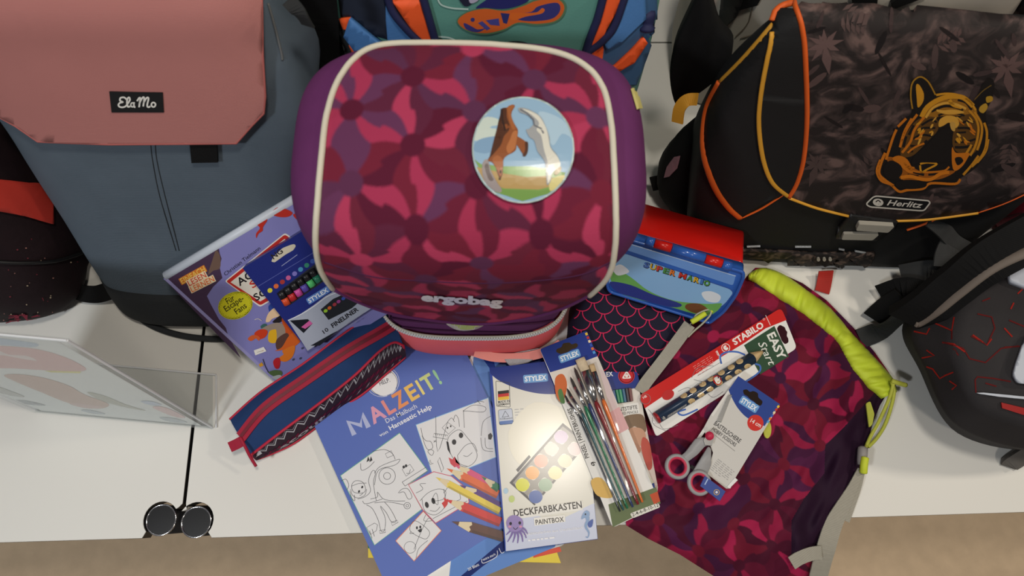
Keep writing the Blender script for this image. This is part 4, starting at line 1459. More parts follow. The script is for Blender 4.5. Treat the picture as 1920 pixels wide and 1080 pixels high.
# ------------------------------------------------------------------ colouring book
cb = [(556, 724), (841, 592), (914, 745), (948, 815), (1004, 950), (735, 1122)]
root, mp = flat_thing('colouring_book', cb, 0.0145, 0.003, M['paper'], 'blue colouring book with rainbow title letters and line drawings', 'book', body='pages')
zk = Zm(580, 680, 0.37037)
pr = Print(mp, lift=2e-5)
pr.poly(cb, (84, 108, 186))
pr.ell(718, 716, 28, 26, 0, (232, 232, 234), 28)
pr.ring(720, 715, 28.5, 0.8, (224, 226, 232), 27.5)
pr.ring(716, 718, 29, 0.7, (224, 226, 232), 26)
pr.text('HANSEATIC', zk((318, 108))[0], zk((416, 50))[0], 8, (40, 42, 60), bold=0.004)
pr.text('HELP.', zk((358, 116))[0], zk((410, 96))[0], 8, (40, 42, 60), bold=0.004)
base0, base1 = Vector((664, 817)), Vector((832, 716))
for ch, a, b, c in [('A', 0.215, 0.365, (222, 156, 182)), ('L', 0.385, 0.475, (228, 142, 138)), ('Z', 0.49, 0.615, (232, 146, 88)), ('E', 0.64, 0.735, (234, 190, 96)), ('I', 0.765, 0.79, (232, 214, 124)), ('T', 0.81, 0.925, (202, 214, 138)), ('!', 0.955, 0.985, (152, 206, 158))]:
    pr.text(ch, tuple(base0.lerp(base1, a)), tuple(base0.lerp(base1, b)), 28, c, bold=0.03, inc=0.2)
pr.line(zk((228, 366), (197, 300), (262, 318), (268, 262), (300, 328)), [9.5] * 5, (178, 186, 222), inc=1)
pr.text('Das Malbuch', zk((392, 307))[0], zk((547, 228))[0], 8.5, (226, 228, 238), bold=0.003)
pr.text('von', zk((358, 376))[0], zk((400, 355))[0], 6, (234, 236, 242), bold=0.012)
pr.text('Hanseatic Help', zk((410, 343))[0], zk((622, 230))[0], 8.5, (236, 238, 244), bold=0.02)
PW, LN = (226, 226, 228), (70, 72, 80)


def panel(pts, edge):
    pr.poly(zk(*pts), PW)
    pr.line(zk(*pts), 1.5, edge, closed=True, inc=1)


panel([(158, 572), (457, 356), (600, 548), (502, 618), (570, 742), (330, 924)], (96, 176, 150))
panel([(540, 315), (906, 178), (945, 478), (636, 602)], (130, 186, 230))
panel([(502, 618), (630, 552), (720, 575), (800, 640), (808, 708), (640, 812), (574, 744)], (206, 84, 110))
panel([(438, 902), (577, 753), (668, 850), (530, 1004)], (232, 124, 76))


def ink(pts, w=0.8, sm=4, closed=False, col=LN):
    pr.line(zk(*pts), w, col, sm, closed)


pr.l += 1
# figure with cap pushing a trolley
ink([(215, 620), (235, 598), (270, 605), (285, 640), (270, 660), (225, 655)], closed=True)
ink([(215, 625), (250, 612), (290, 610)])
ink([(210, 640), (218, 670), (245, 685), (280, 672), (290, 640)])
ink([(205, 650), (215, 685), (230, 700), (228, 670)])
ink([(245, 690), (280, 680), (310, 650), (300, 600), (312, 560), (325, 545), (335, 560), (325, 600), (330, 650), (340, 700)])
ink([(270, 700), (285, 715), (340, 700), (370, 690)])
ink([(310, 690), (345, 680), (345, 655), (375, 690), (430, 700), (485, 700)])
ink([(330, 710), (400, 705), (480, 720)])
ink([(290, 720), (320, 740), (350, 800), (362, 850), (380, 850), (385, 790), (360, 730)])
ink([(360, 725), (390, 760), (415, 805), (440, 800), (410, 740), (380, 705)])
ink([(355, 850), (385, 845), (385, 860), (358, 864)], closed=True, sm=0)
ink([(415, 808), (445, 798), (450, 808), (420, 825)], closed=True, sm=0)
for x, y in ((252, 652), (268, 630)):
    pr.ell(*zk((x, y))[0], 1.8, 2.6, 20, (30, 30, 36), 10, 0)
ink([(255, 672), (265, 668), (272, 658)])
# tractor and car
pr.ring(*zk((394, 574))[0], 15.5, 0.8, LN, 15.5)
pr.ring(*zk((394, 574))[0], 6.5, 0.8, LN, 6.5)
ink([(330, 620), (350, 545), (430, 520), (455, 500), (450, 490), (360, 525), (330, 560)])
ink([(260, 510), (265, 545), (300, 530), (330, 500)])
ink([(320, 450), (380, 440), (420, 460), (435, 490)])
ink([(385, 462), (415, 446), (425, 470), (395, 482)], closed=True, sm=0)
for x in (298, 312):
    pr.poly(zk((x - 8, 504), (x, 474), (x + 8, 494)), (40, 40, 46), 0)
ink([(470, 540), (510, 515), (530, 545), (490, 575)], closed=True, sm=0)
for x, y in ((478, 528), (490, 522)):
    pr.ell(*zk((x, y))[0], 2.4, 2.8, 0, (40, 40, 46), 8, 0)
ink([(492, 560), (505, 560), (512, 540)])
ink([(470, 605), (590, 530)])
ink([(485, 625), (598, 548)])
ink([(470, 605), (485, 625)], sm=0)
ink([(455, 660), (480, 655), (500, 690), (520, 680), (500, 640), (470, 640), (450, 660)])
pr.ring(*zk((496, 724))[0], 6, 0.8, LN)
pr.ring(*zk((496, 724))[0], 2.5, 0.8, LN)
ink([(160, 600), (185, 590), (200, 620), (190, 645)])
ink([(290, 835), (330, 812), (345, 820), (340, 850), (310, 870)], closed=True, sm=0)
ink([(305, 850), (318, 890)], sm=0)
ink([(318, 842), (330, 880)], sm=0)
# horse head with ruler and pencils
ink([(700, 400), (715, 365), (760, 340), (800, 380), (830, 420), (850, 470), (830, 510), (790, 528), (750, 510), (715, 460)], closed=True)
ink([(750, 470), (790, 420), (830, 410), (850, 450)])
ink([(750, 470), (760, 510), (800, 525)])
ink([(780, 470), (800, 475), (825, 455)])
for x, y in ((733, 402), (768, 368)):
    pr.ell(*zk((x, y))[0], 4.2, 5.2, 0, (34, 34, 40), 12, 0)
pr.poly(zk((693, 398), (704, 402), (716, 466), (700, 440)), (40, 40, 46), 0)
ink([(626, 375), (632, 358), (702, 368), (696, 388)], closed=True, sm=0)
for k in range(6):
    ink([(640 + k * 10, 360 + k * 1.5), (639 + k * 10, 368 + k * 1.5)], 0.6, 0)
ink([(672, 330), (700, 302), (740, 330), (705, 362)], closed=True, sm=0)
for x, y in ((700, 330), (716, 322)):
    pr.ell(*zk((x, y))[0], 1.5, 2, 0, (34, 34, 40), 8, 0)
ink([(730, 290), (740, 265), (755, 285), (760, 325)])
ink([(780, 240), (785, 330)], sm=0)
ink([(780, 245), (830, 215), (890, 225), (880, 250), (800, 245)], closed=True)
ink([(640, 270), (650, 450), (700, 300)])
ink([(565, 330), (580, 400), (600, 440), (625, 430), (615, 400), (590, 395), (570, 370)])
ink([(600, 450), (620, 470), (630, 450), (615, 440)], closed=True)
ink([(650, 500), (660, 480), (680, 535), (670, 555)], closed=True, sm=0)
ink([(605, 505), (612, 492), (616, 508), (628, 510), (612, 516)], closed=True, sm=0)
ink([(630, 395), (642, 402)], sm=0)
ink([(642, 392), (630, 404)], sm=0)
ink([(870, 370), (880, 300), (920, 270)])
ink([(868, 380), (880, 440), (930, 450)])
ink([(890, 380), (895, 430), (930, 435)])
pr.poly(zk((905, 365), (918, 355), (928, 370), (920, 390), (906, 388)), (34, 34, 40), 0)
ink([(700, 300), (720, 280), (735, 300)])
ink([(835, 205), (860, 195), (885, 200)], 0.8)
ink([(850, 190), (866, 210)], 0.8, 0)
pr.poly(zk((705, 480), (725, 490), (735, 475), (742, 505), (765, 520), (735, 530), (715, 512)), (206, 62, 76), 1)
# smiling plane panel
ink([(560, 700), (600, 660), (650, 640), (690, 650), (680, 690), (640, 700)])
ink([(570, 690), (585, 750), (640, 770), (690, 720), (680, 640)])
for x, y in ((595, 720), (628, 700)):
    pr.ell(*zk((x, y))[0], 3.6, 6, -15, (30, 30, 36), 12, 0)
ink([(610, 748), (640, 752), (662, 730)])
ink([(540, 660), (575, 640), (560, 615), (590, 612)])
ink([(640, 660), (625, 690), (650, 720), (650, 680)], closed=True)
ink([(625, 790), (720, 740), (800, 700)], sm=0)
ink([(690, 610), (700, 630), (680, 660)])
ink([(745, 700), (765, 690), (760, 660)])
pr.poly(zk((670, 712), (684, 700), (680, 682), (694, 692), (704, 690), (700, 718), (684, 738), (678, 725)), (204, 50, 50), 1)
# little bus with a face
ink([(510, 850), (535, 800), (605, 850), (600, 885), (575, 890)], closed=True)
for x, y in ((545, 836), (562, 832)):
    pr.ell(*zk((x, y))[0], 2, 3, 0, (30, 30, 36), 8, 0)
pr.poly(zk((548, 848), (570, 838), (568, 856), (558, 860)), (40, 40, 46), 0)
ink([(515, 855), (510, 865), (530, 862)])
pr.ring(*zk((510, 935))[0], 11, 0.7, LN, 11)
ink([(530, 945), (560, 870), (600, 790), (620, 800), (580, 800), (590, 770)])
ink([(540, 990), (555, 940), (600, 900)])


def pencil_print(tip, end, w, col, wood=(226, 208, 170)):
    T, E_ = Vector(zk(tip)[0]), Vector(zk(end)[0])
    d = (E_ - T).normalized()
    n = Vector((-d.y, d.x))
    w *= 0.37
    c1, c2_ = T + d * w * 0.75, T + d * w * 1.9
    pr.poly([tuple(p) for p in (T, c2_ + n * w / 2, E_ + n * w / 2, E_ - n * w / 2, c2_ - n * w / 2)], col)
    pr.poly([tuple(p) for p in (c1 + n * w * 0.2, c2_ + n * w / 2, c2_ + d * w * 0.12 + n * w * 0.25, c2_ - d * w * 0.1, c2_ + d * w * 0.12 - n * w * 0.25, c2_ - n * w / 2, c1 - n * w * 0.2)], wood)
    pr.poly([tuple(p) for p in (c2_ + d * w * .3 + n * w * 0.5, E_ + n * w * 0.5, E_ + n * w * 0.22, c2_ + d * w * .3 + n * w * 0.22)], tuple(int(v * 0.82) for v in col), 1)


pencil_print((735, 518), (960, 640), 40, (216, 84, 128))
pencil_print((695, 535), (955, 668), 44, (226, 108, 62))
pencil_print((870, 575), (960, 640), 38, (52, 130, 92))
pencil_print((760, 618), (960, 730), 46, (92, 58, 128))
pencil_print((640, 580), (965, 752), 36, (232, 206, 84))
pencil_print((688, 692), (968, 808), 48, (210, 60, 58))
pencil_print((720, 804), (985, 882), 52, (98, 64, 54))
pr.build('cover_print', root, M['print_paper'])

# ------------------------------------------------------------------ paint box carton
z6 = Zm(880, 620, 0.40733)
pbx = z6((92, 172), (510, 122), (592, 960), (165, 1018))
root, mp = flat_thing('paint_box', pbx, 0.034, 0.0185, mat('paint_carton_side', (48, 66, 140), 0.35, 0.03), 'white and blue paint box carton lying on the colouring book', 'paint box', body='carton')
pr = Print(mp, lift=2e-5)
pr.poly(z6((104, 174), (510, 124), (590, 958), (168, 1015)), (224, 222, 212))
pr.poly(z6((92, 172), (104, 174), (170, 1015), (165, 1017)), (52, 76, 164))
pr.poly(c2(z6((165, 900), (260, 840), (400, 870), (560, 800), (575, 800)), 4)[:-1] + z6((575, 800), (590, 958), (168, 1015)), (206, 212, 232))
hdr = c2(z6((97, 198), (140, 232), (220, 266), (310, 288), (400, 292), (525, 282)), 5)
pr.poly(z6((93, 172), (510, 123)) + hdr[::-1], (42, 58, 134))
stylex(pr, z6((256, 234))[0], z6((356, 226))[0], 9)
pr.line(rounded(z6((122, 232), (184, 240), (188, 352), (126, 348)), 2, 3), 0.9, (60, 60, 64), closed=True, inc=1)
for k, c in enumerate([(28, 28, 30), (196, 40, 40), (228, 184, 50)]):
    pr.poly(z6((131, 279 + k * 14), (182, 273 + k * 14), (183, 288 + k * 14), (132, 293 + k * 14)), c, 0.3)
pr.text('MADE IN', z6((133, 334))[0], z6((186, 328))[0], 4.2, (50, 50, 54), bold=0.015)
pr.text('GERMANY', z6((130, 347))[0], z6((188, 341))[0], 4.2, (50, 50, 54), bold=0.015)
pr.poly(rounded(z6((133, 366), (196, 358), (203, 428), (139, 434)), 3, 3), (196, 204, 220))
pr.poly(rounded(z6((138, 418), (202, 411), (203, 428), (139, 434)), 2, 3), (72, 110, 176))
pr.line(z6((152, 398), (165, 370), (182, 394)), 1.6, (50, 54, 70), closed=True)
pr.line(rounded(z6((133, 366), (196, 358), (203, 428), (139, 434)), 3, 3), 0.8, (90, 100, 120), closed=True)
pr.text('TÜVRheinland', z6((141, 412))[0], z6((198, 405))[0], 3.2, (50, 54, 70), bold=0.01)
pr.lines_of_text(z6((208, 364))[0], z6((258, 359))[0], 6, 5.2, (176, 176, 178), 1.5, 3)
pr.curve(z6((180, 470), (300, 330), (480, 400), (420, 560), (240, 620)), (230, 226, 210), 5)
# picture of the palette
pr.poly(z6((185, 700), (430, 425), (545, 520), (300, 805)), (74, 72, 78))
pr.poly(z6((215, 640), (275, 572), (283, 582), (224, 652)), (60, 58, 66))
pr.poly(z6((200, 700), (430, 440), (530, 520), (300, 790)), (150, 146, 140))
for x, y, c in [(245, 710, (214, 214, 50)), (290, 655, (232, 164, 84)), (330, 600, (226, 150, 128)), (378, 545, (226, 190, 180)), (422, 490, (190, 170, 200)), (305, 765, (84, 108, 172)), (350, 710, (150, 176, 150)), (395, 655, (222, 214, 160)), (440, 600, (226, 200, 170)), (485, 545, (210, 190, 190))]:
    pr.poly(rounded(z6((x - 40, y), (x - 6, y - 40), (x + 40, y - 4), (x + 6, y + 40)), 7, 4), (222, 218, 208), 0.6)
    pr.ell(*z6((x, y))[0], 13, 12.4, 0, c, 20, 0.6)
for x, y, c, r in [(195, 775, (196, 212, 130), 5.5), (168, 738, (176, 206, 226), 4.5)]:
    pr.ell(*z6((x, y))[0], r, r * 1.2, 0, c, 14)
pr.poly(z6((196, 828), (520, 783), (522, 826), (206, 868)), (232, 230, 224))
pr.text('DECKFARBKASTEN', z6((206, 856))[0], z6((519, 815))[0], 12.2, (52, 50, 50), bold=0.022)
pr.poly(z6((296, 862), (440, 848), (442, 880), (300, 898)), (236, 234, 228))
pr.text('PAINTBOX', z6((306, 893))[0], z6((436, 878))[0], 8.8, (60, 58, 58), bold=0.016)
pr.text('Qualitätsfarben aus Deutschland', z6((246, 944))[0], z6((520, 912))[0], 5, (240, 240, 244), bold=0.008)
pr.lines_of_text(z6((270, 966))[0], z6((500, 940))[0], 1, 5, (240, 240, 244), 3, 4)
# little octopus and sea horse
ov, od = (154, 136, 190), (128, 110, 170)
for a, b in [((190, 920), (170, 940)), ((200, 925), (176, 972)), ((210, 925), (200, 975)), ((220, 925), (222, 978)), ((228, 920), (246, 972)), ((235, 915), (262, 955)), ((238, 905), (268, 936))]:
    pr.line(z6(a, ((a[0] + b[0]) / 2 + 4, (a[1] + b[1]) / 2 - 4), b), [4, 4, 3.6, 3.2, 2.6, 2.0, 1.6], od, 3)
pr.curve(z6((170, 880), (185, 855), (215, 850), (240, 865), (248, 890), (238, 915), (215, 925), (190, 922), (175, 905)), ov, 5)
for x, y in ((190, 888), (232, 885)):
    pr.ell(*z6((x, y))[0], 2.6, 3.2, 0, (40, 36, 50), 10)
pr.line(z6((202, 905), (212, 915), (224, 905)), 1.2, (40, 36, 50), 4)
for x in (186, 236):
    pr.ell(*z6((x, 902))[0], 3, 2, 0, (214, 150, 180), 10)
pr.line(z6((535, 840), (545, 870), (535, 900), (550, 930), (545, 952), (536, 948)), [3, 6, 7, 7, 6, 5, 5, 4.5, 4, 4, 3.4, 3, 2.6, 2, 2, 1.6], (140, 168, 206), 4)
pr.curve(z6((520, 848), (535, 828), (552, 836), (550, 856), (530, 862), (516, 868)), (140, 168, 206), 4)
pr.curve(z6((545, 885), (568, 868), (565, 900), (550, 905)), (84, 104, 170), 4)
pr.ell(*z6((534, 845))[0], 1.6, 1.8, 0, (40, 40, 60), 8)
pr.build('carton_print', root, M['print'])

# ------------------------------------------------------------------ coloured pencil carton
pc = z6((572, 62), (732, 40), (745, 132), (757, 134), (868, 720), (860, 800), (690, 830), (600, 150))
root, mp = flat_thing('pencil_carton', pc, 0.024, 0.009, mat('pencil_carton_card', (214, 208, 200), 0.4, 0.03), 'blue and white coloured pencil carton half under the brush pack', 'pencil box', body='carton')
pr = Print(mp, lift=2e-5)
pr.poly(z6((572, 62), (732, 40), (745, 132), (598, 150)), (50, 54, 116))
hang_hole(pr, rounded(z6((590, 102), (600, 88), (622, 92), (632, 86), (655, 92), (650, 104), (618, 112)), 3, 3), (26, 22, 30))
edge_ticks(pr, z6((728, 46))[0], z6((741, 130))[0], 4)
pr.poly(z6((598, 150), (757, 132), (790, 262), (640, 280)), (42, 58, 132))
pr.text('EX', z6((632, 212))[0], z6((662, 208))[0], 8.5, (240, 242, 246), bold=0.025)
pr.ell(*z6((723, 208))[0], 15.5, 15, 0, (194, 44, 50), 24)
pr.ring(*z6((723, 208))[0], 13.2, 0.9, (236, 230, 226), 12.8)
pr.poly(rounded(z6((700, 222), (724, 182), (748, 220)), 5, 4), (236, 230, 224))
pr.poly(rounded(z6((710, 217), (724, 193), (739, 215)), 3.5, 4), (194, 44, 50))
pr.ell(*z6((724, 208))[0], 3, 3, 0, (236, 230, 224), 12)
pr.poly(z6((676, 345), (778, 330), (784, 384), (690, 398)), (232, 230, 226))
pr.text('NTSTIFTE', z6((690, 372))[0], z6((774, 360))[0], 7, (60, 58, 58), bold=0.012)
pr.text('RED PENCILS', z6((697, 388))[0], z6((777, 378))[0], 4.6, (60, 58, 58), bold=0.01)
# photograph on the carton: child bent over a drawing
pr.poly(z6((690, 400), (802, 388), (868, 720), (860, 780), (760, 800)), (206, 190, 180))
pr.curve(z6((712, 400), (760, 384), (800, 392), (815, 450), (800, 470), (760, 440), (735, 470), (715, 450)), (128, 104, 82), 5)
pr.curve(z6((740, 450), (790, 450), (812, 480), (806, 520), (770, 530), (730, 500)), (196, 150, 124), 5)
pr.curve(z6((690, 500), (740, 500), (790, 540), (770, 570), (720, 560)), (188, 140, 116), 5)
pr.curve(z6((800, 490), (830, 520), (842, 620), (822, 640), (800, 580), (790, 530)), (186, 82, 70), 5)
pr.poly(z6((740, 580), (790, 560), (840, 690), (790, 720)), (228, 226, 224))
pr.poly(z6((768, 590), (780, 588), (770, 634), (758, 636)), (70, 92, 150))
pr.poly(z6((790, 680), (820, 660), (850, 700), (800, 720)), (216, 220, 200))
pr.poly(z6((812, 720), (850, 700), (858, 740), (836, 752)), (60, 82, 160))
pr.build('carton_print', root, M['print'])
PEN = [(40, 78, 140), (44, 132, 90), (52, 146, 104), (44, 96, 130), (52, 44, 56), (110, 60, 60)]
wmat = mat('window_dark', (30, 34, 44), 0.6)
make('window', slab(rounded(z6((655, 272), (745, 262), (752, 326), (670, 338)), 3, 3), flat(0.0243), 0.0002), wmat, root)
for k, c in enumerate(PEN):
    a, b = z6((663 + k * 15.0, 275 - k * 1.8))[0], z6((675 + k * 14.3, 334 - k * 1.8))[0]
    o = make('coloured_pencil', tube([P(*a, 0.0258), P(*b, 0.0258)], 0.0024, 6), mat('lacquer_%s' % ['blue', 'green', 'mint', 'petrol', 'black', 'brown'][k], c, 0.3, 0.03), None, base=P(*a, 0.0234))
    tag(o, '%s coloured pencil in the window of the pencil carton' % ['dark blue', 'deep green', 'bright green', 'petrol blue', 'black', 'brown'][k], 'pencil', 'pencils in the carton window')

# ------------------------------------------------------------------ paint brushes on a blister card
bc = rounded(z6((325, 85), (540, 0), (880, 800), (660, 908)), [4, 4, 8, 8], 4)
bmp = PlaneMap(P(*z6((325, 85))[0], 0.042), P(*z6((540, 0))[0], 0.036), P(*z6((660, 905))[0], 0.0355))
c = mid([bmp(x, y) for x, y in bc])
root = thing('brush_pack', (c.x, c.y, c.z - 0.001), 'blister card pack with six paint brushes between paint box and pencil carton', 'brush pack')
make('card', slab(bc, bmp, 0.001), M['paper'], root)
pr = Print(bmp, lift=2e-5)
pr.poly(rounded(z6((325, 85), (540, 0), (590, 118), (480, 160), (372, 192)), [4, 4, 0, 0, 0], 4), (44, 62, 140))
hole = rounded(z6((398, 98), (402, 84), (425, 76), (430, 58), (462, 54), (470, 64), (492, 56), (502, 66), (494, 80), (470, 86), (455, 98), (420, 108)), 3, 3)
hang_hole(pr, hole, (64, 50, 34))
edge_ticks(pr, z6((536, 8))[0], z6((578, 110))[0], 4.5)
stylex(pr, z6((424, 142))[0], z6((506, 112))[0], 9)
pr.poly(z6((372, 192), (480, 160), (590, 118), (655, 270), (700, 380), (470, 330), (430, 330)), (222, 214, 206))
pr.curve(z6((395, 220), (430, 200), (450, 250), (430, 330), (400, 300)), (206, 110, 66), 4)
pr.curve(z6((408, 280), (425, 270), (440, 330), (420, 330)), (90, 130, 80), 4)
pr.curve(z6((600, 180), (640, 230), (690, 380), (720, 460), (680, 420), (640, 330)), (216, 196, 196), 4)
pr.poly(z6((640, 380), (690, 350), (735, 450), (680, 480)), (222, 176, 178))
pr.curve(z6((560, 690), (610, 680), (660, 760), (620, 770), (580, 750)), (222, 184, 110), 4)
pr.poly(z6((640, 800), (860, 720), (880, 795), (660, 905)), (112, 124, 92))
pr.poly(z6((830, 755), (866, 740), (878, 785), (850, 800)), (196, 92, 66))
pr.text('PINSEL | PAINTBRUSHES', z6((552, 583))[0], z6((468, 355))[0], 8, (64, 62, 62), bold=0.01)
pr.text('6', z6((556, 612))[0], z6((572, 626))[0], 8, (64, 62, 62), bold=0.01)
pr.poly(rounded(z6((738, 842), (868, 792), (880, 812), (752, 864)), 4, 4), (226, 224, 216))
pr.text('2-4-6-8-10-12', z6((752, 856))[0], z6((872, 808))[0], 6.5, (60, 58, 58), bold=0.006)
pr.build('card_print', root, M['print'])
bl = rounded(z6((445, 190), (560, 130), (600, 140), (805, 800), (690, 850), (640, 790)), 10, 4)
make('blister', slab(bl, bmp, 0.0105, 0.003, 0.0107), M['clear'], root, True)
M['ferrule'] = mat('silver_ferrule', (200, 200, 202), 0.2, 0.05, metal=1.0)
BR = [('wide flat beige', (505, 132), (530, 188), (578, 330), (772, 800), 24.0, (206, 188, 160), (128, 34, 40), 'deep red'),
      ('small flat beige', (558, 158), (570, 192), (612, 322), (792, 790), 20.0, (200, 172, 130), (226, 116, 50), 'orange'),
      ('pointed dark', (480, 172), (500, 222), (548, 340), (748, 812), 19.0, (60, 46, 44), (52, 66, 112), 'navy'),
      ('slim pointed dark', (462, 216), (482, 262), (530, 352), (724, 818), 17.0, (54, 48, 46), (34, 120, 82), 'green'),
      ('thin pointed dark', (446, 268), (466, 306), (516, 382), (705, 826), 15.0, (44, 40, 42), (40, 88, 96), 'teal'),
      ('finest pointed dark', (436, 296), (452, 330), (506, 400), (690, 832), 13.0, (44, 40, 42), (36, 40, 52), 'black')]
for k, (ds, a, b, c_, e_, w, bc_, hc, hn) in enumerate(BR):
    pts = [Vector(z6(q)[0]) for q in (a, b, c_, e_)]
    zl_ = 0.005
    p = [bmp(q.x, q.y, zl_) for q in pts]
    r = w * 0.41 * 0.5 / 1280 * 0.86
    rb = r * (1.9 if 'wide' in ds else 1.25 if 'flat' in ds else 0.95)
    br = thing('paint_brush', p[3], '%s bristle paint brush with %s handle in the blister pack' % (ds, hn), 'paint brush', 'brushes in the blister pack')
    fl_ = 0.45 if 'flat' in ds else 0.9
    hd = catmull([p[2], p[2].lerp(p[3], 0.15), p[2].lerp(p[3], 0.6), p[3]], 5)
    n_ = len(hd)
    make('handle', tube(hd, [r * (0.75 + 0.35 * math.sin(min(1, i / n_ * 2.2) * math.pi * 0.9) - 0.35 * i / n_) for i in range(n_)], 10), mat('brush_lacquer_' + hn.replace(' ', '_'), hc, 0.2, 0.05, coat=0.5), br, True)
    make('ferrule', tube([p[1], p[1].lerp(p[2], 0.6), p[2]], [rb, rb * 0.75 + r * 0.15, r * 0.85], 12, flat=0.5), M['ferrule'], br, True)
    make('bristles', tube([p[0], p[0].lerp(p[1], 0.35), p[1]], ([rb * 1.02, rb * 1.04, rb * 0.98] if 'flat' in ds else [rb * 0.1, rb * 0.75, rb * 0.95]), 12, flat=0.4), mat('bristle_%d' % k, bc_, 0.8, 0.25, 300), br, True)

# ------------------------------------------------------------------ drawstring gym bag spread over the table edge
Lb = [(500, 1418), (515, 1403), (531, 1390), (563, 1362), (584, 1328), (614, 1292), (660, 1245), (700, 1208), (740, 1196), (800, 1190), (900, 1180), (960, 1172), (985, 1174), (1010, 1215), (1040, 1275), (1080, 1338), (1115, 1400)]
Rb = [(500, 1432), (515, 1470), (531, 1505), (563, 1550), (614, 1600), (660, 1640), (700, 1668), (740, 1662), (760, 1650), (800, 1634), (850, 1626), (900, 1612), (950, 1594), (985, 1580), (1020, 1560), (1065, 1532), (1115, 1500)]
NY, NX = 400, 330
ys = np.linspace(502, 1112, NY)
xl = np.interp(ys, [a for a, b in Lb], [b for a, b in Lb])
xr = np.interp(ys, [a for a, b in Rb], [b for a, b in Rb])
tt = np.linspace(0, 1, NX)
PX = xl[:, None] + (xr - xl)[:, None] * tt[None, :]
PY = np.repeat(ys[:, None], NX, 1)


def gym_z(px, py):
    """height of the cloth: soft folds, thin at the border, falling over the table edge"""
    px, py = np.asarray(px, float), np.asarray(py, float)
    l = np.interp(py, [a for a, b in Lb], [b for a, b in Lb])
    r = np.interp(py, [a for a, b in Rb], [b for a, b in Rb])
    d = np.minimum(px - l, r - px)
    d = np.minimum(d, (py - 500) * 1.0)
    body = 0.004 + 0.013 * (1 - np.exp(-np.maximum(d, 0) / 45.0))
    wx = px + 14 * np.sin(py / 61.0) + 9 * np.sin(py / 23.0 + px / 90.0)
    f = 0.0030 * np.sin(wx / 21.0 + py / 70.0) + 0.0022 * np.sin(wx / 11.5 - py / 48.0 + 1.3) + 0.0015 * np.sin((px + py) / 9.5 + 2 * np.sin(px / 60.0))
    f += 0.0055 * np.exp(-((px - 1535 + (py - 760) * 0.16) / 16.0) ** 2) + 0.004 * np.exp(-((px - 1470 - (py - 900) * 0.25) / 14.0) ** 2) * (py > 760)
    f += 0.0045 * np.exp(-((px - 1590 + (py - 800) * 0.30) / 12.0) ** 2)
    lo = 1 / (1 + np.exp(-(py - 690) / 30.0)) * 0.4 + 0.6
    under = np.exp(-(((px - 1330) / 170.0) ** 2 + ((py - 770) / 130.0) ** 2))
    z = body + f * lo * np.clip(d / 25.0, 0.1, 1) * (1 - 0.75 * under)
    over = np.maximum(0, py - 985) / 130.0
    return np.maximum(z, 0.0022) - 0.05 * over ** 1.6


ZZ = gym_z(PX, PY)
gv = [P(float(x), float(y), float(z)) for x, y, z in zip(PX.ravel(), PY.ravel(), ZZ.ravel())]
gcols = soft(lambda du, dw: pinwheels(PX.ravel() + 10 * np.sin(PY.ravel() / 37.0) + du, PY.ravel() + 9 * np.sin(PX.ravel() / 31.0) + dw, (1400, 586), (72, -38), (3, -80), 11.5,
                  [(158, 30, 72), (140, 26, 62), (128, 24, 54), (84, 18, 44), (72, 17, 40), (96, 20, 46), (66, 22, 56), (78, 26, 64), (106, 22, 44)], 21, 0.15), 0.9)


def in_poly(px, py, poly):
    r = np.zeros(px.shape, bool)
    n = len(poly)
    for i in range(n):
        x1, y1 = poly[i]
        x2, y2 = poly[i - 1]
        c = ((y1 > py) != (y2 > py)) & (px < (x2 - x1) * (py - y1) / (y2 - y1 + 1e-9) + x1)
        r ^= c
    return r


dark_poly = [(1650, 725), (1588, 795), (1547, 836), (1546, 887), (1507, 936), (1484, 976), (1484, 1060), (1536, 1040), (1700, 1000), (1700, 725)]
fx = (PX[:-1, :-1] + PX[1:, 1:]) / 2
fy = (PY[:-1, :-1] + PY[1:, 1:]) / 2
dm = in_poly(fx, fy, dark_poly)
ii, jj = np.meshgrid(np.arange(NY - 1), np.arange(NX - 1), indexing='ij')
quads = np.stack([ii * NX + jj, (ii + 1) * NX + jj, (ii + 1) * NX + jj + 1, ii * NX + jj + 1], -1)


def sub_mesh(mask):
    q = quads[mask]
    used, inv = np.unique(q.ravel(), return_inverse=True)
    return [gv[i] for i in used], inv.reshape(-1, 4).tolist(), used


gc = P(1420, 800, 0.0)
gym = thing('gym_bag', (gc.x, gc.y, 0.0), 'crimson drawstring gym bag with lime top band, hanging over the table edge', 'gym bag')
v, f, used = sub_mesh(~dm)
make('fabric', (v, f), print_mat('gym_fabric', 0.75, 0.15, bump=0.1, bscale=600), gym, True, cols=gcols[used])
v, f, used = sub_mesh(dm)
make('side_panel', (v, f), mat('aubergine_nylon', (38, 16, 38), 0.7, 0.2, 30, bump=0.15, bscale=500, spec=0.15), gym, True, label='dark aubergine side panel')
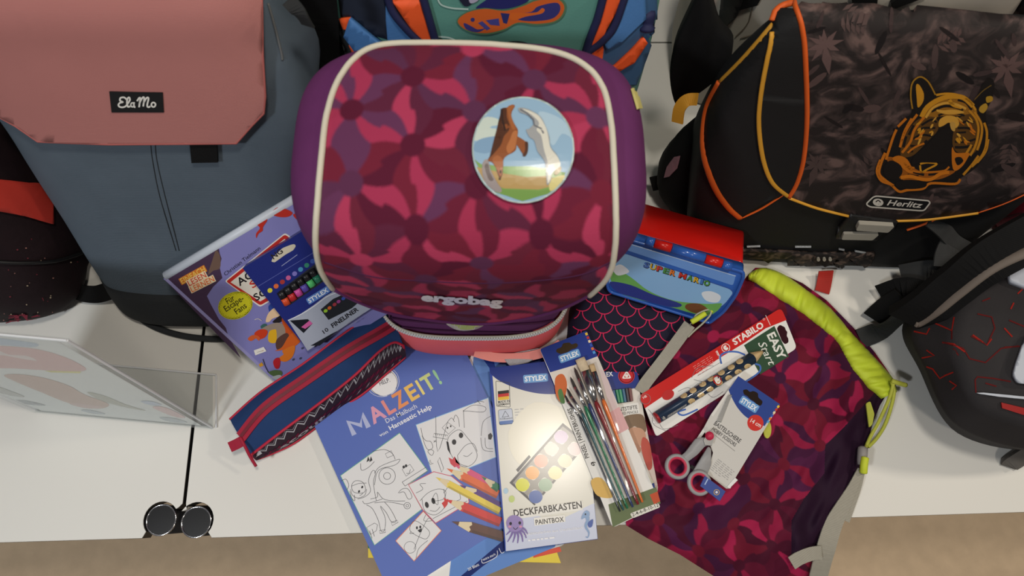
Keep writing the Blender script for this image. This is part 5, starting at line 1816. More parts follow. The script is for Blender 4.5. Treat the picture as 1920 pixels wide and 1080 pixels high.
# lime band: gathered casing
outer = c2([(1405, 512), (1431, 502), (1469, 514), (1516, 546), (1557, 577), (1601, 628), (1645, 675), (1676, 712), (1682, 735)], 14)
inner = c2([(1403, 524), (1415, 532), (1457, 561), (1504, 590), (1542, 621), (1570, 646), (1589, 681), (1620, 722), (1652, 748)], 14)
rows_ = []
rnd = random.Random(3)
nb = len(outer)
gath = [rnd.uniform(-1, 1) for _ in range(nb)]
for i in range(nb):
    r_ = []
    for k in range(13):
        s_ = k / 12
        x = outer[i][0] * (1 - s_) + inner[i][0] * s_
        y = outer[i][1] * (1 - s_) + inner[i][1] * s_
        w_ = (gath[i] + gath[i - 1] + gath[max(0, i - 2)]) * 0.55 + math.sin(i * 0.19 + s_ * 2.2) * 0.5
        z = 0.006 + 0.017 * math.sin(math.pi * min(1, max(0, s_))) ** 0.4 + 0.0030 * w_ * math.sin(math.pi * s_) + 0.0010 * math.sin(i * 0.9 + s_ * 5 + 2 * gath[i])
        r_.append(P(x, y, z))
    r_.append(Vector((r_[-1].x, r_[-1].y, 0.003)))
    r_.append(Vector((r_[0].x, r_[0].y, 0.003)))
    rows_.append(r_)
make('lime_band', fix_normals(loft(rows_)), mat('lime_nylon', (204, 222, 58), 0.6, 0.08, 30, bump=0.1, bscale=400), gym, True)
M['limecord'] = mat('lime_cord', (186, 190, 72), 0.7, 0.1, 200)
M['greyweb'] = mat('pale_grey_webbing', (158, 154, 142), 0.75, 0.08, 200, weave=0.4, bscale=700)
for pts in ([(1672, 716, 0.03), (1676, 740, 0.022), (1662, 790, 0.016), (1645, 820, 0.015), (1628, 838, 0.016)], [(1676, 715, 0.03), (1668, 745, 0.025), (1648, 790, 0.02), (1634, 815, 0.018), (1622, 842, 0.016)]):
    make('cord', tube(catmull([P(*q) for q in pts], 7), 0.0022, 8), M['limecord'], gym, True)
make('cord_end', tube(catmull([P(1672, 714, 0.032), P(1684, 718, 0.03), P(1698, 722, 0.024)], 4), 0.0032, 8), M['limecord'], gym, True)
make('cord_lock', tube(catmull([P(1618, 838, 0.02), P(1617, 852, 0.021), P(1616, 872, 0.02)], 4), [0.004, 0.0058, 0.006, 0.006, 0.006, 0.006, 0.006, 0.0056, 0.005], 10), mat('grey_cord_lock', (140, 136, 134), 0.5), gym, True)
make('lock_button', tube(catmull([P(1622, 858, 0.026), P(1620, 872, 0.026), P(1619, 886, 0.022)], 4), 0.0046, 10), M['lime'], gym, True)
for pts, w in (([(1614, 880, 0.018), (1598, 915, 0.016), (1580, 950, 0.014), (1562, 985, 0.012), (1548, 1030, 0.006), (1536, 1075, -0.012), (1528, 1112, -0.03)], [0.008, 0.012, 0.018, 0.022, 0.024, 0.024, 0.022]),):
    q = catmull([P(*a) for a in pts], 6)
    ws = [np.interp(i / (len(q) - 1), np.linspace(0, 1, len(w)), w) for i in range(len(q))]
    make('strap', ribbon(q, [float(x) for x in ws], 0.0016, nrm=(0.1, -0.1, 1)), M['greyweb'], gym)
q = catmull([P(1618, 880, 0.017), P(1610, 915, 0.012), P(1598, 950, 0.01), P(1588, 978, 0.008)], 6)
make('strap', ribbon(q, 0.006, 0.0014, nrm=(0.1, -0.1, 1)), M['greyweb'], gym)
q = [P(1484, 1056, 0.012), P(1500, 1046, 0.012), P(1522, 1038, 0.011), P(1540, 1036, 0.009)]
make('corner_patch', ribbon(catmull(q, 4), 0.016, 0.0014, nrm=(0, -0.2, 1)), M['greyweb'], gym)
q = catmull([P(1293, 608, 0.04), P(1270, 640, 0.032), P(1240, 680, 0.026), P(1212, 716, 0.026), P(1200, 735, 0.025)], 6)
make('strap', ribbon(q, 0.0155, 0.0014, nrm=(-0.15, -0.15, 1)), M['greyweb'], gym)
make('cord', tube(catmull([P(1300, 604, 0.045), P(1306, 590, 0.05), P(1330, 580, 0.052), P(1332, 590, 0.05), P(1318, 606, 0.046), P(1302, 620, 0.04), P(1290, 632, 0.036)], 7), 0.0013, 6), mat('pale_elastic', (170, 170, 150), 0.6), gym, True)
make('lime_toggle', tube(catmull([P(1296, 604, 0.052), P(1310, 596, 0.055), P(1322, 588, 0.055)], 4), 0.0036, 8), M['lime'], gym, True)
make('lime_toggle', tube(catmull([P(1332, 584, 0.05), P(1344, 576, 0.05), P(1352, 572, 0.048)], 4), 0.003, 8), M['lime'], gym, True)
make('lime_tag', slab(rounded([(1624, 756), (1632, 752), (1640, 776), (1636, 796), (1630, 802)], 3, 3), flat(0.02), 0.002), M['limecord'], gym)
make('lime_button', slab([(1436 + 14 * math.cos(a) * 0.55 + 3, 805 + 17 * math.sin(a)) for a in [2 * math.pi * k / 20 for k in range(20)]], flat(0.025), 0.002), M['limecord'], gym)

# ------------------------------------------------------------------ pencil on a blister card
z7 = Zm(1160, 560, 0.37037)
sc_ = rounded(z7((108, 488), (822, 46), (904, 250), (190, 700)), [5, 9, 9, 7], 4)
root, mp = flat_thing('pencil_pack', sc_, 0.028, 0.001, M['paper'], 'red and white blister card with a grip pencil on the gym bag', 'pencil pack')
pr = Print(mp, lift=2e-5)
pr.poly(rounded(z7((108, 488), (822, 46), (850, 108), (745, 150), (640, 222), (512, 300), (132, 556)), [5, 9, 0, 0, 0, 0, 0], 4), (204, 42, 40))
pr.poly(z7((634, 236), (788, 138), (862, 292), (716, 384)), (56, 82, 62))
pr.text('STABILO', z7((588, 236))[0], z7((738, 142))[0], 11.5, (240, 236, 232), bold=0.035)
pr.ring(*z7((542, 249))[0], 7.6, 1.2, (240, 236, 232))
pr.curve(z7((532, 255), (545, 262), (555, 252), (548, 246), (540, 250), (546, 240), (538, 236), (530, 244)), (240, 236, 232), 4)
pr.line(z7((497, 262), (518, 305)), 1.0, (240, 236, 232))
pr.line(z7((744, 84), (768, 135)), 1.0, (240, 236, 232))
pr.ring(*z7((735, 104))[0], 1.8, 0.5, (240, 236, 232))
pr.lines_of_text(z7((376, 346))[0], z7((470, 287))[0], 6, 3.6, (226, 150, 144), 1.0, 9)
pr.text('start', z7((490, 268))[0], z7((508, 300))[0], 4, (240, 236, 232), bold=0.01)
pr.text('EASY', z7((750, 184))[0], z7((812, 312))[0], 15, (232, 232, 226), bold=0.03)
pr.text('Start', z7((704, 226))[0], z7((764, 344))[0], 14, (226, 228, 222), bold=0.004, shear=0.3)
for pts in ([(520, 330), (515, 290), (550, 270), (600, 270), (640, 285)], [(690, 330), (715, 340), (712, 370), (660, 410), (600, 440)], [(340, 560), (300, 575), (330, 590), (400, 560)]):
    pr.line(z7(*pts), 3.2, (76, 112, 190), 5)
for pts in ([(150, 560), (200, 620), (230, 660), (300, 640)], [(370, 400), (400, 350), (480, 340)], [(360, 520), (380, 450), (420, 420)], [(450, 480), (480, 500), (530, 470)], [(380, 410), (440, 420), (470, 390)], [(300, 470), (350, 450), (380, 470)], [(170, 600), (180, 640), (240, 670)], [(400, 390), (520, 320)]):
    pr.line(z7(*pts), 0.8, (120, 120, 124), 4)
pr.ell(*z7((135, 508))[0], 9.5, 9.5, 0, (200, 44, 42), 20)
pr.ring(*z7((135, 508))[0], 9.3, 0.8, (238, 230, 226))
pr.text('HB', z7((126, 508))[0], z7((144, 497))[0], 4.5, (238, 232, 228), bold=0.01)
pr.ell(*z7((250, 487))[0], 12, 9, -30, (192, 52, 52), 20)
hang_hole(pr, rounded(z7((800, 150), (815, 132), (842, 145), (845, 160), (854, 168), (850, 190), (858, 200), (860, 222), (842, 232), (826, 215)), 3, 3), (52, 16, 26))
pr.build('card_print', root, M['print'])
pA, pB = Vector(z7((188, 606))[0]), Vector(z7((684, 296))[0])
ax = (pB - pA)
zc_ = 0.028 + 0.0062
A3, B3 = P(pA.x, pA.y, zc_), P(pB.x, pB.y, zc_)
pen = thing('grip_pencil', A3 - Vector((0, 0, 0.006)), 'navy triangular grip pencil with beige dimples on the red blister card', 'pencil')
dd = (B3 - A3).normalized()
sd = Vector((-dd.y, dd.x, 0)).normalized()
up = Vector((0, 0, 1))
prof = []
for k in range(18):                      # rounded triangle seen with an edge up
    a = 2 * math.pi * k / 18 + math.pi / 2
    rr_ = 0.0062 * (1 + 0.16 * math.cos(3 * (a - math.pi / 2)))
    prof.append((rr_ * math.cos(a) * 1.15, rr_ * math.sin(a) * 0.92))


def prof_ring(c, s):
    return [c + sd * (x * s) + up * (y * s) for x, y in prof]


tipc = B3 + dd * 0.018
make('barrel', loft([prof_ring(A3 + dd * 0.003, 1.0), prof_ring(B3 - dd * 0.001, 1.0)]), mat('navy_lacquer', (34, 52, 76), 0.3, 0.05), pen, True)
make('end_dip', loft([prof_ring(A3, 0.86), prof_ring(A3 + dd * 0.001, 0.99), prof_ring(A3 + dd * 0.0032, 1.01)]), mat('red_dip', (170, 36, 44), 0.35), pen, True)
make('sharpened_wood', loft([prof_ring(B3 - dd * 0.001, 0.99), prof_ring(tipc - dd * 0.004, 0.25)]), mat('cedar', (206, 176, 128), 0.7, 0.1), pen, True)
make('lead', loft([prof_ring(tipc - dd * 0.004, 0.25), prof_ring(tipc, 0.04)]), M['black'], pen, True)
pmap = PlaneMap(A3 + up * 0.0058, B3 + up * 0.0058, A3 + up * 0.0058 + sd * 0.01)
beige = mat('bare_wood_dimple', (214, 186, 136), 0.7, 0.06)
pbv = RayMap(bvh_of(loft([prof_ring(A3 + dd * 0.003, 1.0), prof_ring(B3, 1.0)])), 0.0001)
for (x, y) in [(330, 492), (377, 466), (426, 434), (520, 376), (570, 348), (613, 319), (368, 517), (415, 487), (461, 457), (508, 427), (556, 400), (604, 370), (652, 342), (468, 407)]:
    cpx = z7((x, y))[0]
    el = [(cpx[0] + 6.8 * math.cos(a) * 0.97 + 3.2 * math.sin(a) * 0.2, cpx[1] - 6.8 * math.cos(a) * 0.25 + 4.6 * math.sin(a)) for a in [2 * math.pi * k / 16 for k in range(16)]]
    make('grip_dimple', patch(el, pbv, 0.0007, 3), beige, pen, True)
pr = Print(pbv, lift=0.0011)
pr.ell(*z7((498, 413))[0], 7.8, 7.8, 0, (204, 42, 42), 18)
pr.curve(z7((484, 410), (492, 400), (494, 412), (500, 396), (503, 410), (510, 398), (509, 414), (514, 412), (506, 428), (492, 426)), (240, 236, 230), 3)
pr.text('HB', z7((224, 612))[0], z7((236, 604))[0], 5, (220, 220, 214), bold=0.015)
for k in range(16):
    x = 246 + k * 6
    pr.line(z7((x, 598 - (x - 246) * 0.62), (x + 3, 586 - (x - 246) * 0.62)), 0.9, (206, 206, 204))
pr.build('barrel_print', pen, M['print'])
bls = rounded(z7((150, 600), (180, 560), (650, 255), (740, 250), (735, 290), (690, 330), (230, 650), (180, 650)), 8, 4)
make('blister', slab(bls, flat(0.0425), 0.0142, 0.003), M['clear'], root, True)

# ------------------------------------------------------------------ hobby scissors on their card
sp_ = z7((606, 392), (816, 534), (588, 912), (566, 960), (545, 962), (450, 888), (478, 780), (430, 656), (466, 588), (552, 466))
root, mp = flat_thing('scissors_pack', sp_, 0.047, 0.0012, M['paper'], 'white and blue card holding hobby scissors, on the gym bag', 'scissors pack')
pr = Print(mp, lift=2e-5)
pr.poly(sp_, (206, 204, 200))
pr.poly(z7((606, 392), (816, 534), (738, 645)) + c2(z7((738, 645), (690, 625), (640, 595), (600, 550), (572, 500), (556, 462)), 4), (52, 74, 146))
hang_hole(pr, rounded(z7((628, 462), (650, 458), (664, 474), (680, 466), (706, 478), (706, 500), (730, 520), (722, 542), (700, 540), (686, 520), (668, 512), (650, 492), (634, 486)), 3, 3), (40, 30, 26))
stylex(pr, z7((616, 522))[0], z7((690, 570))[0], 9.5)
edge_ticks(pr, z7((812, 540))[0], z7((750, 632))[0], 4)
pr.ell(*z7((692, 629))[0], 15.2, 15.2, 0, (206, 60, 54), 26)
pr.text('14 cm', z7((664, 624))[0], z7((716, 653))[0], 7.6, (240, 236, 232), bold=0.012)
pr.text('BASTELSCHERE', z7((480, 637))[0], z7((610, 732))[0], 8, (66, 64, 66), bold=0.01)
pr.text('HOBBY SCISSORS', z7((470, 664))[0], z7((588, 750))[0], 6.8, (66, 64, 66), bold=0.008)
pr.line(z7((486, 690), (588, 772)), 0.9, (150, 148, 146))
pr.lines_of_text(z7((502, 812))[0], z7((588, 880))[0], 7, 3.8, (168, 166, 166), 1.2, 6)
pr.poly(z7((466, 588), (552, 466), (560, 472), (476, 598)), (222, 220, 216))
pr.build('card_print', root, M['print'])
make('fold_strip', slab(z7((432, 652), (352, 772), (362, 780), (446, 662)), flat(0.046), 0.001), M['paper'], root)
make('plastic_tie', slab(z7((590, 905), (604, 918), (560, 962), (548, 952)), flat(0.048), 0.001), M['white'], root)
ls = make('lower_flap', slab(z7((436, 896), (542, 976), (512, 1026), (412, 948)), flat(0.0555), 0.0008), mat('blue_card_flap', (48, 70, 146), 0.35), root)
pr = Print(flat(0.0555), lift=3e-5)
pr.ring(*z7((496, 980))[0], 5, 1.0, (226, 180, 70))
pr.ell(*z7((496, 980))[0], 2.4, 2.4, 0, (226, 226, 230), 10)
pr.line(z7((452, 912), (436, 942)), 2.0, (180, 200, 232))
pr.build('flap_print', root, M['print'])
sci = thing('scissors', P(*z7((400, 820))[0], 0.047), 'grey and red handled hobby scissors half in their card', 'scissors')
M['grip'] = mat('grey_grip', (150, 150, 152), 0.45, 0.04)
M['gripred'] = mat('raspberry_grip', (190, 40, 74), 0.45, 0.05)
M['blade'] = mat('steel_blade', (200, 200, 200), 0.25, 0.03, metal=1.0)
for (cx_, cy_, rx, ry, an), tail in (((297, 855), 0, 0, 0, 0)[:0] or ((297, 850, 51, 56, -35), [(345, 830), (400, 790), (440, 745), (468, 742), (470, 720), (430, 700), (392, 706), (340, 775), (310, 800)]), ((408, 932, 50, 56, -20), [(445, 900), (470, 840), (470, 760), (455, 745), (440, 770), (372, 880)])):
    a_ = math.radians(an)
    ringp = [(cx_ + rx * math.cos(t_) * math.cos(a_) - ry * math.sin(t_) * math.sin(a_), cy_ + rx * math.cos(t_) * math.sin(a_) + ry * math.sin(t_) * math.cos(a_)) for t_ in [2 * math.pi * k / 40 for k in range(40)]]
    h = make('handle', tube([P(*q, 0.0525) for q in z7(*ringp)], 0.0027, 10, closed=True), M['grip'], sci, True)
    ring2 = [(cx_ + (x - cx_) * 0.84, cy_ + (y - cy_) * 0.84) for x, y in ringp]
    make('soft_insert', tube([P(*q, 0.0528) for q in z7(*ring2)], 0.0022, 10, closed=True), M['gripred'], h, True)
    make('shank', slab(rounded(z7(*tail), 4, 3), flat(0.0545 if cx_ < 350 else 0.0515), 0.0045, 0.001), M['grip'], h, True)
make('blade', slab(z7((436, 742), (472, 746), (488, 690), (470, 662), (450, 680), (428, 716)), flat(0.0555), 0.001), M['blade'], sci)
make('blade', slab(z7((498, 620), (556, 488), (574, 486), (520, 626)), flat(0.0488), 0.001), M['blade'], sci)
make('pivot', tube([P(*z7((460, 694))[0], 0.0553), P(*z7((460, 694))[0], 0.058)], 0.0052, 18), M['gripred'], sci, True)
make('shadow_gap_rod', tube([P(*z7((366, 862))[0], 0.050), P(*z7((374, 846))[0], 0.050)], 0.0028, 8), M['black'], sci)  # black rod in place of the shadow gap between the scissor handles

# ------------------------------------------------------------------ soft shapes on the table


class PuffMap:
    """height field of a soft flat thing: outline in pixels, z0 at its border, z0 + h inside"""

    def __init__(s, poly, z0, h, R):
        s.q, s.z0, s.h, s.R = [Vector(p) for p in poly], z0, h, R

    def z(s, px, py):
        p = Vector((px, py))
        d = 1e9
        n = len(s.q)
        for i in range(n):
            a, b = s.q[i - 1], s.q[i]
            t = max(0, min(1, (p - a).dot(b - a) / max(1e-9, (b - a).length_squared)))
            d = min(d, (p - a - (b - a) * t).length)
        return s.z0 + s.h * math.sqrt(max(0, 1 - (1 - min(1, d / s.R)) ** 2))

    def __call__(s, px, py, lift=0.0):
        return P(px, py, s.z(px, py) + lift)

    def normal(s, px, py):
        return Vector((0, 0, 1))


def puff(poly, pm, step=6):
    v2, f2, e2 = cut2d(poly, step)
    n = len(v2)
    top = [pm(x, y) for x, y in v2]
    bot = [Vector((p.x, p.y, 0.0015)) for p in top]
    return fix_normals((top + bot, [q[:] for q in f2] + [[b, a, a + n, b + n] for a, b in e2] + [[i + n for i in q][::-1] for q in f2]))


zc = Zm(1040, 380, 0.2963)
scp = rounded([(1068, 572), (1120, 520), (1320, 586), (1296, 604), (1208, 712), (1098, 712), (1062, 648)], [16, 10, 14, 10, 16, 16, 16], 5)
pm = PuffMap(scp, 0.006, 0.022, 34)
c = P(1190, 620, 0)
root = thing('pencil_pouch', (c.x, c.y, 0.0), 'navy pouch with pink fish scale arcs in front of the lunch box', 'pencil case')
make('body', puff(scp, pm), mat('midnight_fabric', (28, 26, 46), 0.75, 0.12, 60, bump=0.15, bscale=700, spec=0.2), root, True)
pr = Print(pm, 2e-5, 0, 0.0004)
ux, uy = Vector((41.7, 5.6)), Vector((19.6, 20.6))    # along a row, to the next row
for i in range(-8, 9):
    for j in range(-4, 10):
        c_ = Vector((1135, 536)) + ux * i + uy * j
        pts = []
        ex, ey = ux * 0.44, Vector((-1.8, 20.0))
        for k in range(13):
            a = math.pi * k / 12
            q = c_ + ex * math.cos(a) + ey * math.sin(a) * 0.86
            pts.append((q.x, q.y))
        ins = [in_poly(np.array([x]), np.array([y]), [((px_ - 1190) * 0.94 + 1190, (py_ - 620) * 0.94 + 620) for px_, py_ in scp])[0] for x, y in pts]
        run = [p for p, k in zip(pts, ins) if k]
        if len(run) > 3:
            pr.line(run, 1.8, (206, 46, 90), inc=0)
pr.build('scale_print', root, M['print_matte'])

# ------------------------------------------------------------------ lunch box
lm = PlaneMap(P(1172, 452, 0.118), P(1393, 514, 0.118), P(1330, 590, 0.045))
M['lunchblue'] = mat('blue_lunch_plastic', (46, 92, 176), 0.25, 0.03, coat=0.3)
M['lunchred'] = mat('red_lunch_plastic', (204, 26, 20), 0.3, 0.03, coat=0.2)
c = P(1280, 520, 0)
root = thing('lunch_box', (c.x, c.y, 0.0), 'red and blue plastic lunch box with colourful lettering, leaning by the satchel', 'lunch box')
lid = rounded(zc((446, 226), (1192, 436), (1196, 470), (1150, 580), (1070, 690), (980, 760), (340, 560), (330, 480), (400, 330)), [6, 8, 6, 14, 10, 4, 10, 10, 6], 4)
make('lid', slab(lid, lm, 0.016, 0.002), M['lunchblue'], root, True)
bodyo = rounded(zc((452, 232), (1184, 438), (1188, 470), (1140, 580), (1060, 690), (980, 750), (345, 555), (340, 480), (410, 330)), 10, 4)
make('body', slab(bodyo, lm, 0.062, 0.003, -0.0165), M['lunchred'], root, True)
# raised rim of the lid
make('rim', tube([lm(x, y, 0.0004) for x, y in lid], 0.0022, 8, closed=True), M['lunchblue'], root, True)
pr = Print(lm, lift=6e-5)
pr.poly(rounded(zc((470, 262), (1146, 462), (1128, 524), (455, 300)), [4, 4, 4, 4], 3), (112, 156, 222))
pr.line(zc((478, 262), (1146, 464)), 1.6, (190, 212, 240), inc=1)
art = rounded(zc((440, 318), (1110, 545), (1132, 570), (1080, 640), (960, 720), (420, 580), (330, 500), (400, 345)), [6, 8, 6, 8, 4, 4, 6, 6], 4)
pr.poly(art, (142, 188, 232))
pr.line(art, 1.4, (56, 84, 160), closed=True, inc=1)
pr.curve(zc((350, 470), (400, 430), (480, 470), (600, 560), (760, 620), (960, 640), (1060, 640), (960, 715), (700, 650), (430, 580)), (112, 176, 92), 4)
pr.curve(zc((370, 420), (410, 390), (450, 410), (470, 440), (400, 460)), (226, 234, 242), 4)
pr.curve(zc((930, 570), (990, 560), (1050, 590), (1030, 630), (960, 620)), (226, 234, 242), 4)
pr.curve(zc((350, 500), (480, 520), (620, 580), (800, 640), (740, 660), (500, 600), (390, 560)), (52, 64, 140), 4)
pr.curve(zc((840, 640), (920, 640), (970, 680), (900, 700), (830, 670)), (120, 78, 48), 4)
lc = [(70, 110, 190), (222, 178, 50), (196, 58, 46), (78, 142, 72), (226, 120, 44), None, (214, 164, 40), (196, 58, 46), (86, 150, 66), (222, 178, 50), (70, 150, 150), (230, 150, 50)]
A_, B_ = Vector(zc((556, 402))[0]), Vector(zc((980, 528))[0])
word = 'SUPER MARIO'
xs = 0.0
wts = [1, 1, 1, 1, 1, 0.35, 1.25, 1, 1, 0.5, 1.05]
tot = sum(wts)
for k, ch in enumerate(word):
    if ch != ' ':
        a, b = A_.lerp(B_, (xs + 0.06) / tot), A_.lerp(B_, (xs + wts[k] * 0.94) / tot)
        pr.text(ch, tuple(a + Vector((0.4, 0.8))), tuple(b + Vector((0.8, 1.0))), 9.6, (34, 30, 34), bold=0.07, inc=0.3)
        pr.text(ch, tuple(a), tuple(b), 8.8, [(74, 112, 190), (226, 180, 50), (200, 60, 48), (80, 146, 74), (230, 124, 46), 0, (204, 60, 48), (84, 148, 70), (226, 180, 50), (70, 120, 196), (90, 156, 70)][k], bold=0.03, inc=0.6)
    xs += wts[k]
pr.build('lid_print', root, M['print'])
for k, (a, b, m) in enumerate([((578, 236), (628, 250), 'lunchblue'), ((632, 254), (738, 284), 'lunchred'), ((742, 288), (950, 348), 'lunchblue'), ((954, 352), (1058, 382), 'lunchred'), ((1062, 386), (1116, 402), 'lunchblue')]):
    make('hinge', tube([lm(*zc(a)[0], 0.001), lm(*zc(b)[0], 0.001)], 0.0058, 12), M[m], root, True)

# ------------------------------------------------------------------ hardcover book
bk_ = [(309, 525), (557, 376), (768, 562), (519, 713)]
# it leans with its spine raised against the grey backpack
BKM = PlaneMap(P(308, 524, 0.120), P(557, 372, 0.190), P(518, 713, 0.016))


def lifted(pm_, h_):
    n_ = pm_.n
    return PlaneMap(pm_.p + n_ * h_, pm_.p + n_ * h_ + n_.orthogonal(), pm_.p + n_ * h_ + n_.cross(n_.orthogonal()))


root, mp = flat_thing('hardcover_book', bk_, 0.014, 0.0125, M['paper'], 'lilac hardcover children book with yellow badge beside the grey backpack', 'book', body='page_block', mp=lifted(BKM, -0.0015))
make('cover', slab([(306, 523), (557, 371), (772, 561), (518, 716)], BKM, 0.0015), mat('lilac_cover', (128, 126, 186), 0.35, 0.03), root)
make('spine', tube([BKM(309, 521, -0.005), BKM(557, 373, -0.005)], 0.0062, 10), mat('pale_spine', (206, 214, 226), 0.4, 0.04), root, True)
mp = BKM
pr = Print(mp, lift=2e-5)
zq = Zm(300, 360, 0.25)
pr.poly([(308, 524)] + zq((440, 412), (448, 460), (462, 500), (446, 560), (468, 645), (400, 710), (352, 780), (380, 840), (440, 950), (495, 1020), (512, 1080)) + [(452, 672), (412, 632)], (72, 54, 78))
pr.curve(zq((420, 440), (450, 480), (450, 570), (400, 590), (360, 620), (390, 520)), (110, 88, 78), 4)
pr.poly([(308, 524), (312, 520), (520, 712), (516, 716)], (150, 146, 196))
for s_, a, b, c_ in [('EINFACH', (168, 690), (346, 592), (234, 196, 96)), ('LESEN', (222, 706), (352, 636), (206, 60, 44)), ('LERNEN', (242, 752), (412, 666), (224, 104, 50))]:
    A_, B_ = Vector(zq(a)[0]), Vector(zq(b)[0])
    d_ = (B_ - A_).normalized()
    u_ = Vector((d_.y, -d_.x))
    pr.poly([tuple(A_ - d_ * 2 - u_ * 1.5), tuple(B_ + d_ * 2 - u_ * 1.5), tuple(B_ + d_ * 2 + u_ * 12), tuple(A_ - d_ * 2 + u_ * 12)], (232, 214, 178) if s_ != 'EINFACH' else (206, 120, 50))
    pr.text(s_, tuple(A_), tuple(B_), 10.5, c_, bold=0.008)
pr.text('Christian Tielmann', zq((492, 630))[0], zq((756, 428))[0], 7, (44, 42, 64), bold=0.006)
sg = zq((486, 668), (938, 306), (975, 330), (1180, 620), (750, 862))
pr.poly(rounded(sg, 4, 3), (226, 222, 214))
pr.poly(rounded(zq((496, 670), (936, 318), (966, 336), (1160, 620), (752, 850)), 4, 3), (188, 48, 42))
pr.poly(zq((530, 676), (936, 350), (1120, 600), (752, 820)), (222, 216, 204))
pr.text('AC', zq((598, 706))[0], zq((706, 634))[0], 14, (34, 32, 34), bold=0.02)
pr.text('S', zq((698, 724))[0], zq((738, 690))[0], 13, (200, 54, 44), bold=0.02)
pr.text('SC', zq((722, 818))[0], zq((812, 762))[0], 13, (34, 32, 34), bold=0.02)
bx, by = zq((566, 850))[0]
pr.ell(bx, by, 33, 25.5, -18, (206, 200, 40), 30)
pr.ring(bx, by, 31.5, 1.0, (70, 70, 30), 24, -18)
pr.line([(bx + math.cos(2 * math.pi * k / 60) * (31 if k % 2 else 27.5) * math.cos(-0.31) - math.sin(2 * math.pi * k / 60) * (23.6 if k % 2 else 20.6) * math.sin(-0.31), by + math.cos(2 * math.pi * k / 60) * (31 if k % 2 else 27.5) * math.sin(-0.31) + math.sin(2 * math.pi * k / 60) * (23.6 if k % 2 else 20.6) * math.cos(-0.31)) for k in range(60)], 0.7, (70, 70, 30), closed=True)
pr.text('Für', zq((512, 842))[0], zq((566, 806))[0], 11.5, (44, 42, 24), bold=0.01)
pr.text('Escape-', zq((498, 898))[0], zq((634, 808))[0], 11, (44, 42, 24), bold=0.01)
pr.text('Fans', zq((578, 918))[0], zq((656, 862))[0], 11, (44, 42, 24), bold=0.01)
for pts in ([(835, 160), (880, 115), (940, 125), (995, 155), (960, 185), (890, 185)], [(1000, 165), (1060, 165), (1110, 195), (1115, 225), (1070, 225), (1020, 200)], [(800, 185), (804, 215), (775, 260), (770, 290), (740, 312), (724, 345), (722, 310), (750, 270), (730, 240), (750, 205)]):
    pr.curve(zq(*pts), (186, 50, 40), 4)
# running figure in orange clothes
zg = Zm(440, 560, 0.14815)
pr.curve(zg((430, 90), (480, 60), (520, 90), (560, 140), (480, 180), (440, 160)), (46, 70, 150), 4)
pr.curve(zg((430, 180), (520, 110), (600, 170), (560, 220), (480, 250), (440, 290), (395, 285)), (230, 196, 160), 4)
pr.curve(zg((480, 290), (600, 200), (640, 260), (560, 300)), (40, 34, 38), 4)
pr.curve(zg((330, 345), (370, 315), (410, 325), (390, 360), (345, 375)), (60, 100, 96), 4)
pr.curve(zg((345, 380), (430, 330), (540, 300), (620, 330), (660, 440), (600, 520), (530, 500), (520, 400), (420, 400)), (150, 134, 122), 4)
pr.curve(zg((610, 200), (660, 260), (740, 320), (760, 400), (700, 480), (650, 470), (640, 380), (600, 290)), (196, 82, 36), 4)
pr.curve(zg((250, 440), (310, 390), (390, 385), (420, 420), (390, 480), (330, 510), (290, 500)), (200, 62, 34), 4)
pr.curve(zg((170, 500), (220, 460), (280, 460), (320, 490), (310, 530), (270, 500), (220, 530), (185, 525)), (206, 94, 50), 4)
pr.curve(zg((425, 480), (440, 410), (500, 385), (530, 400), (530, 540), (470, 558), (430, 530)), (222, 172, 40), 4)
pr.curve(zg((530, 520), (650, 430), (690, 480), (640, 600), (540, 640)), (90, 62, 56), 4)
pr.curve(zg((515, 655), (600, 610), (680, 480), (760, 420), (870, 470), (830, 540), (760, 600), (640, 640)), (206, 96, 38), 4)
pr.curve(zg((610, 650), (760, 590), (740, 720), (660, 790), (580, 780), (570, 740), (620, 700)), (212, 116, 40), 4)
pr.curve(zg((490, 790), (530, 745), (580, 760), (570, 860), (540, 885), (505, 860)), (176, 40, 48), 4)
pr.poly(zg((245, 650), (370, 605), (405, 660), (265, 712)), (232, 228, 222))
pr.line(zg((285, 675), (370, 650)), 1, (206, 130, 60))
pr.poly(zg((305, 830), (345, 800), (370, 840), (325, 862)), (206, 150, 50))
pr.line(zg((360, 760), (390, 850), (430, 930)), 1.4, (40, 40, 50))
pr.curve(zg((430, 930), (500, 900), (590, 910), (600, 960), (510, 980)), (84, 104, 66), 4)
pr.curve(zg((470, 990), (560, 960), (600, 980), (540, 1020)), (170, 174, 176), 4)
pr.line(zg((255, 262), (300, 250), (345, 275)), 1.0, (220, 210, 190), 4)
for x, y in ((860, 622), (745, 765), (835, 750)):
    pr.ell(*zg((x, y))[0], 2.6, 2.0, -30, (70, 74, 100), 8)
pr.build('cover_print', root, M['print'])

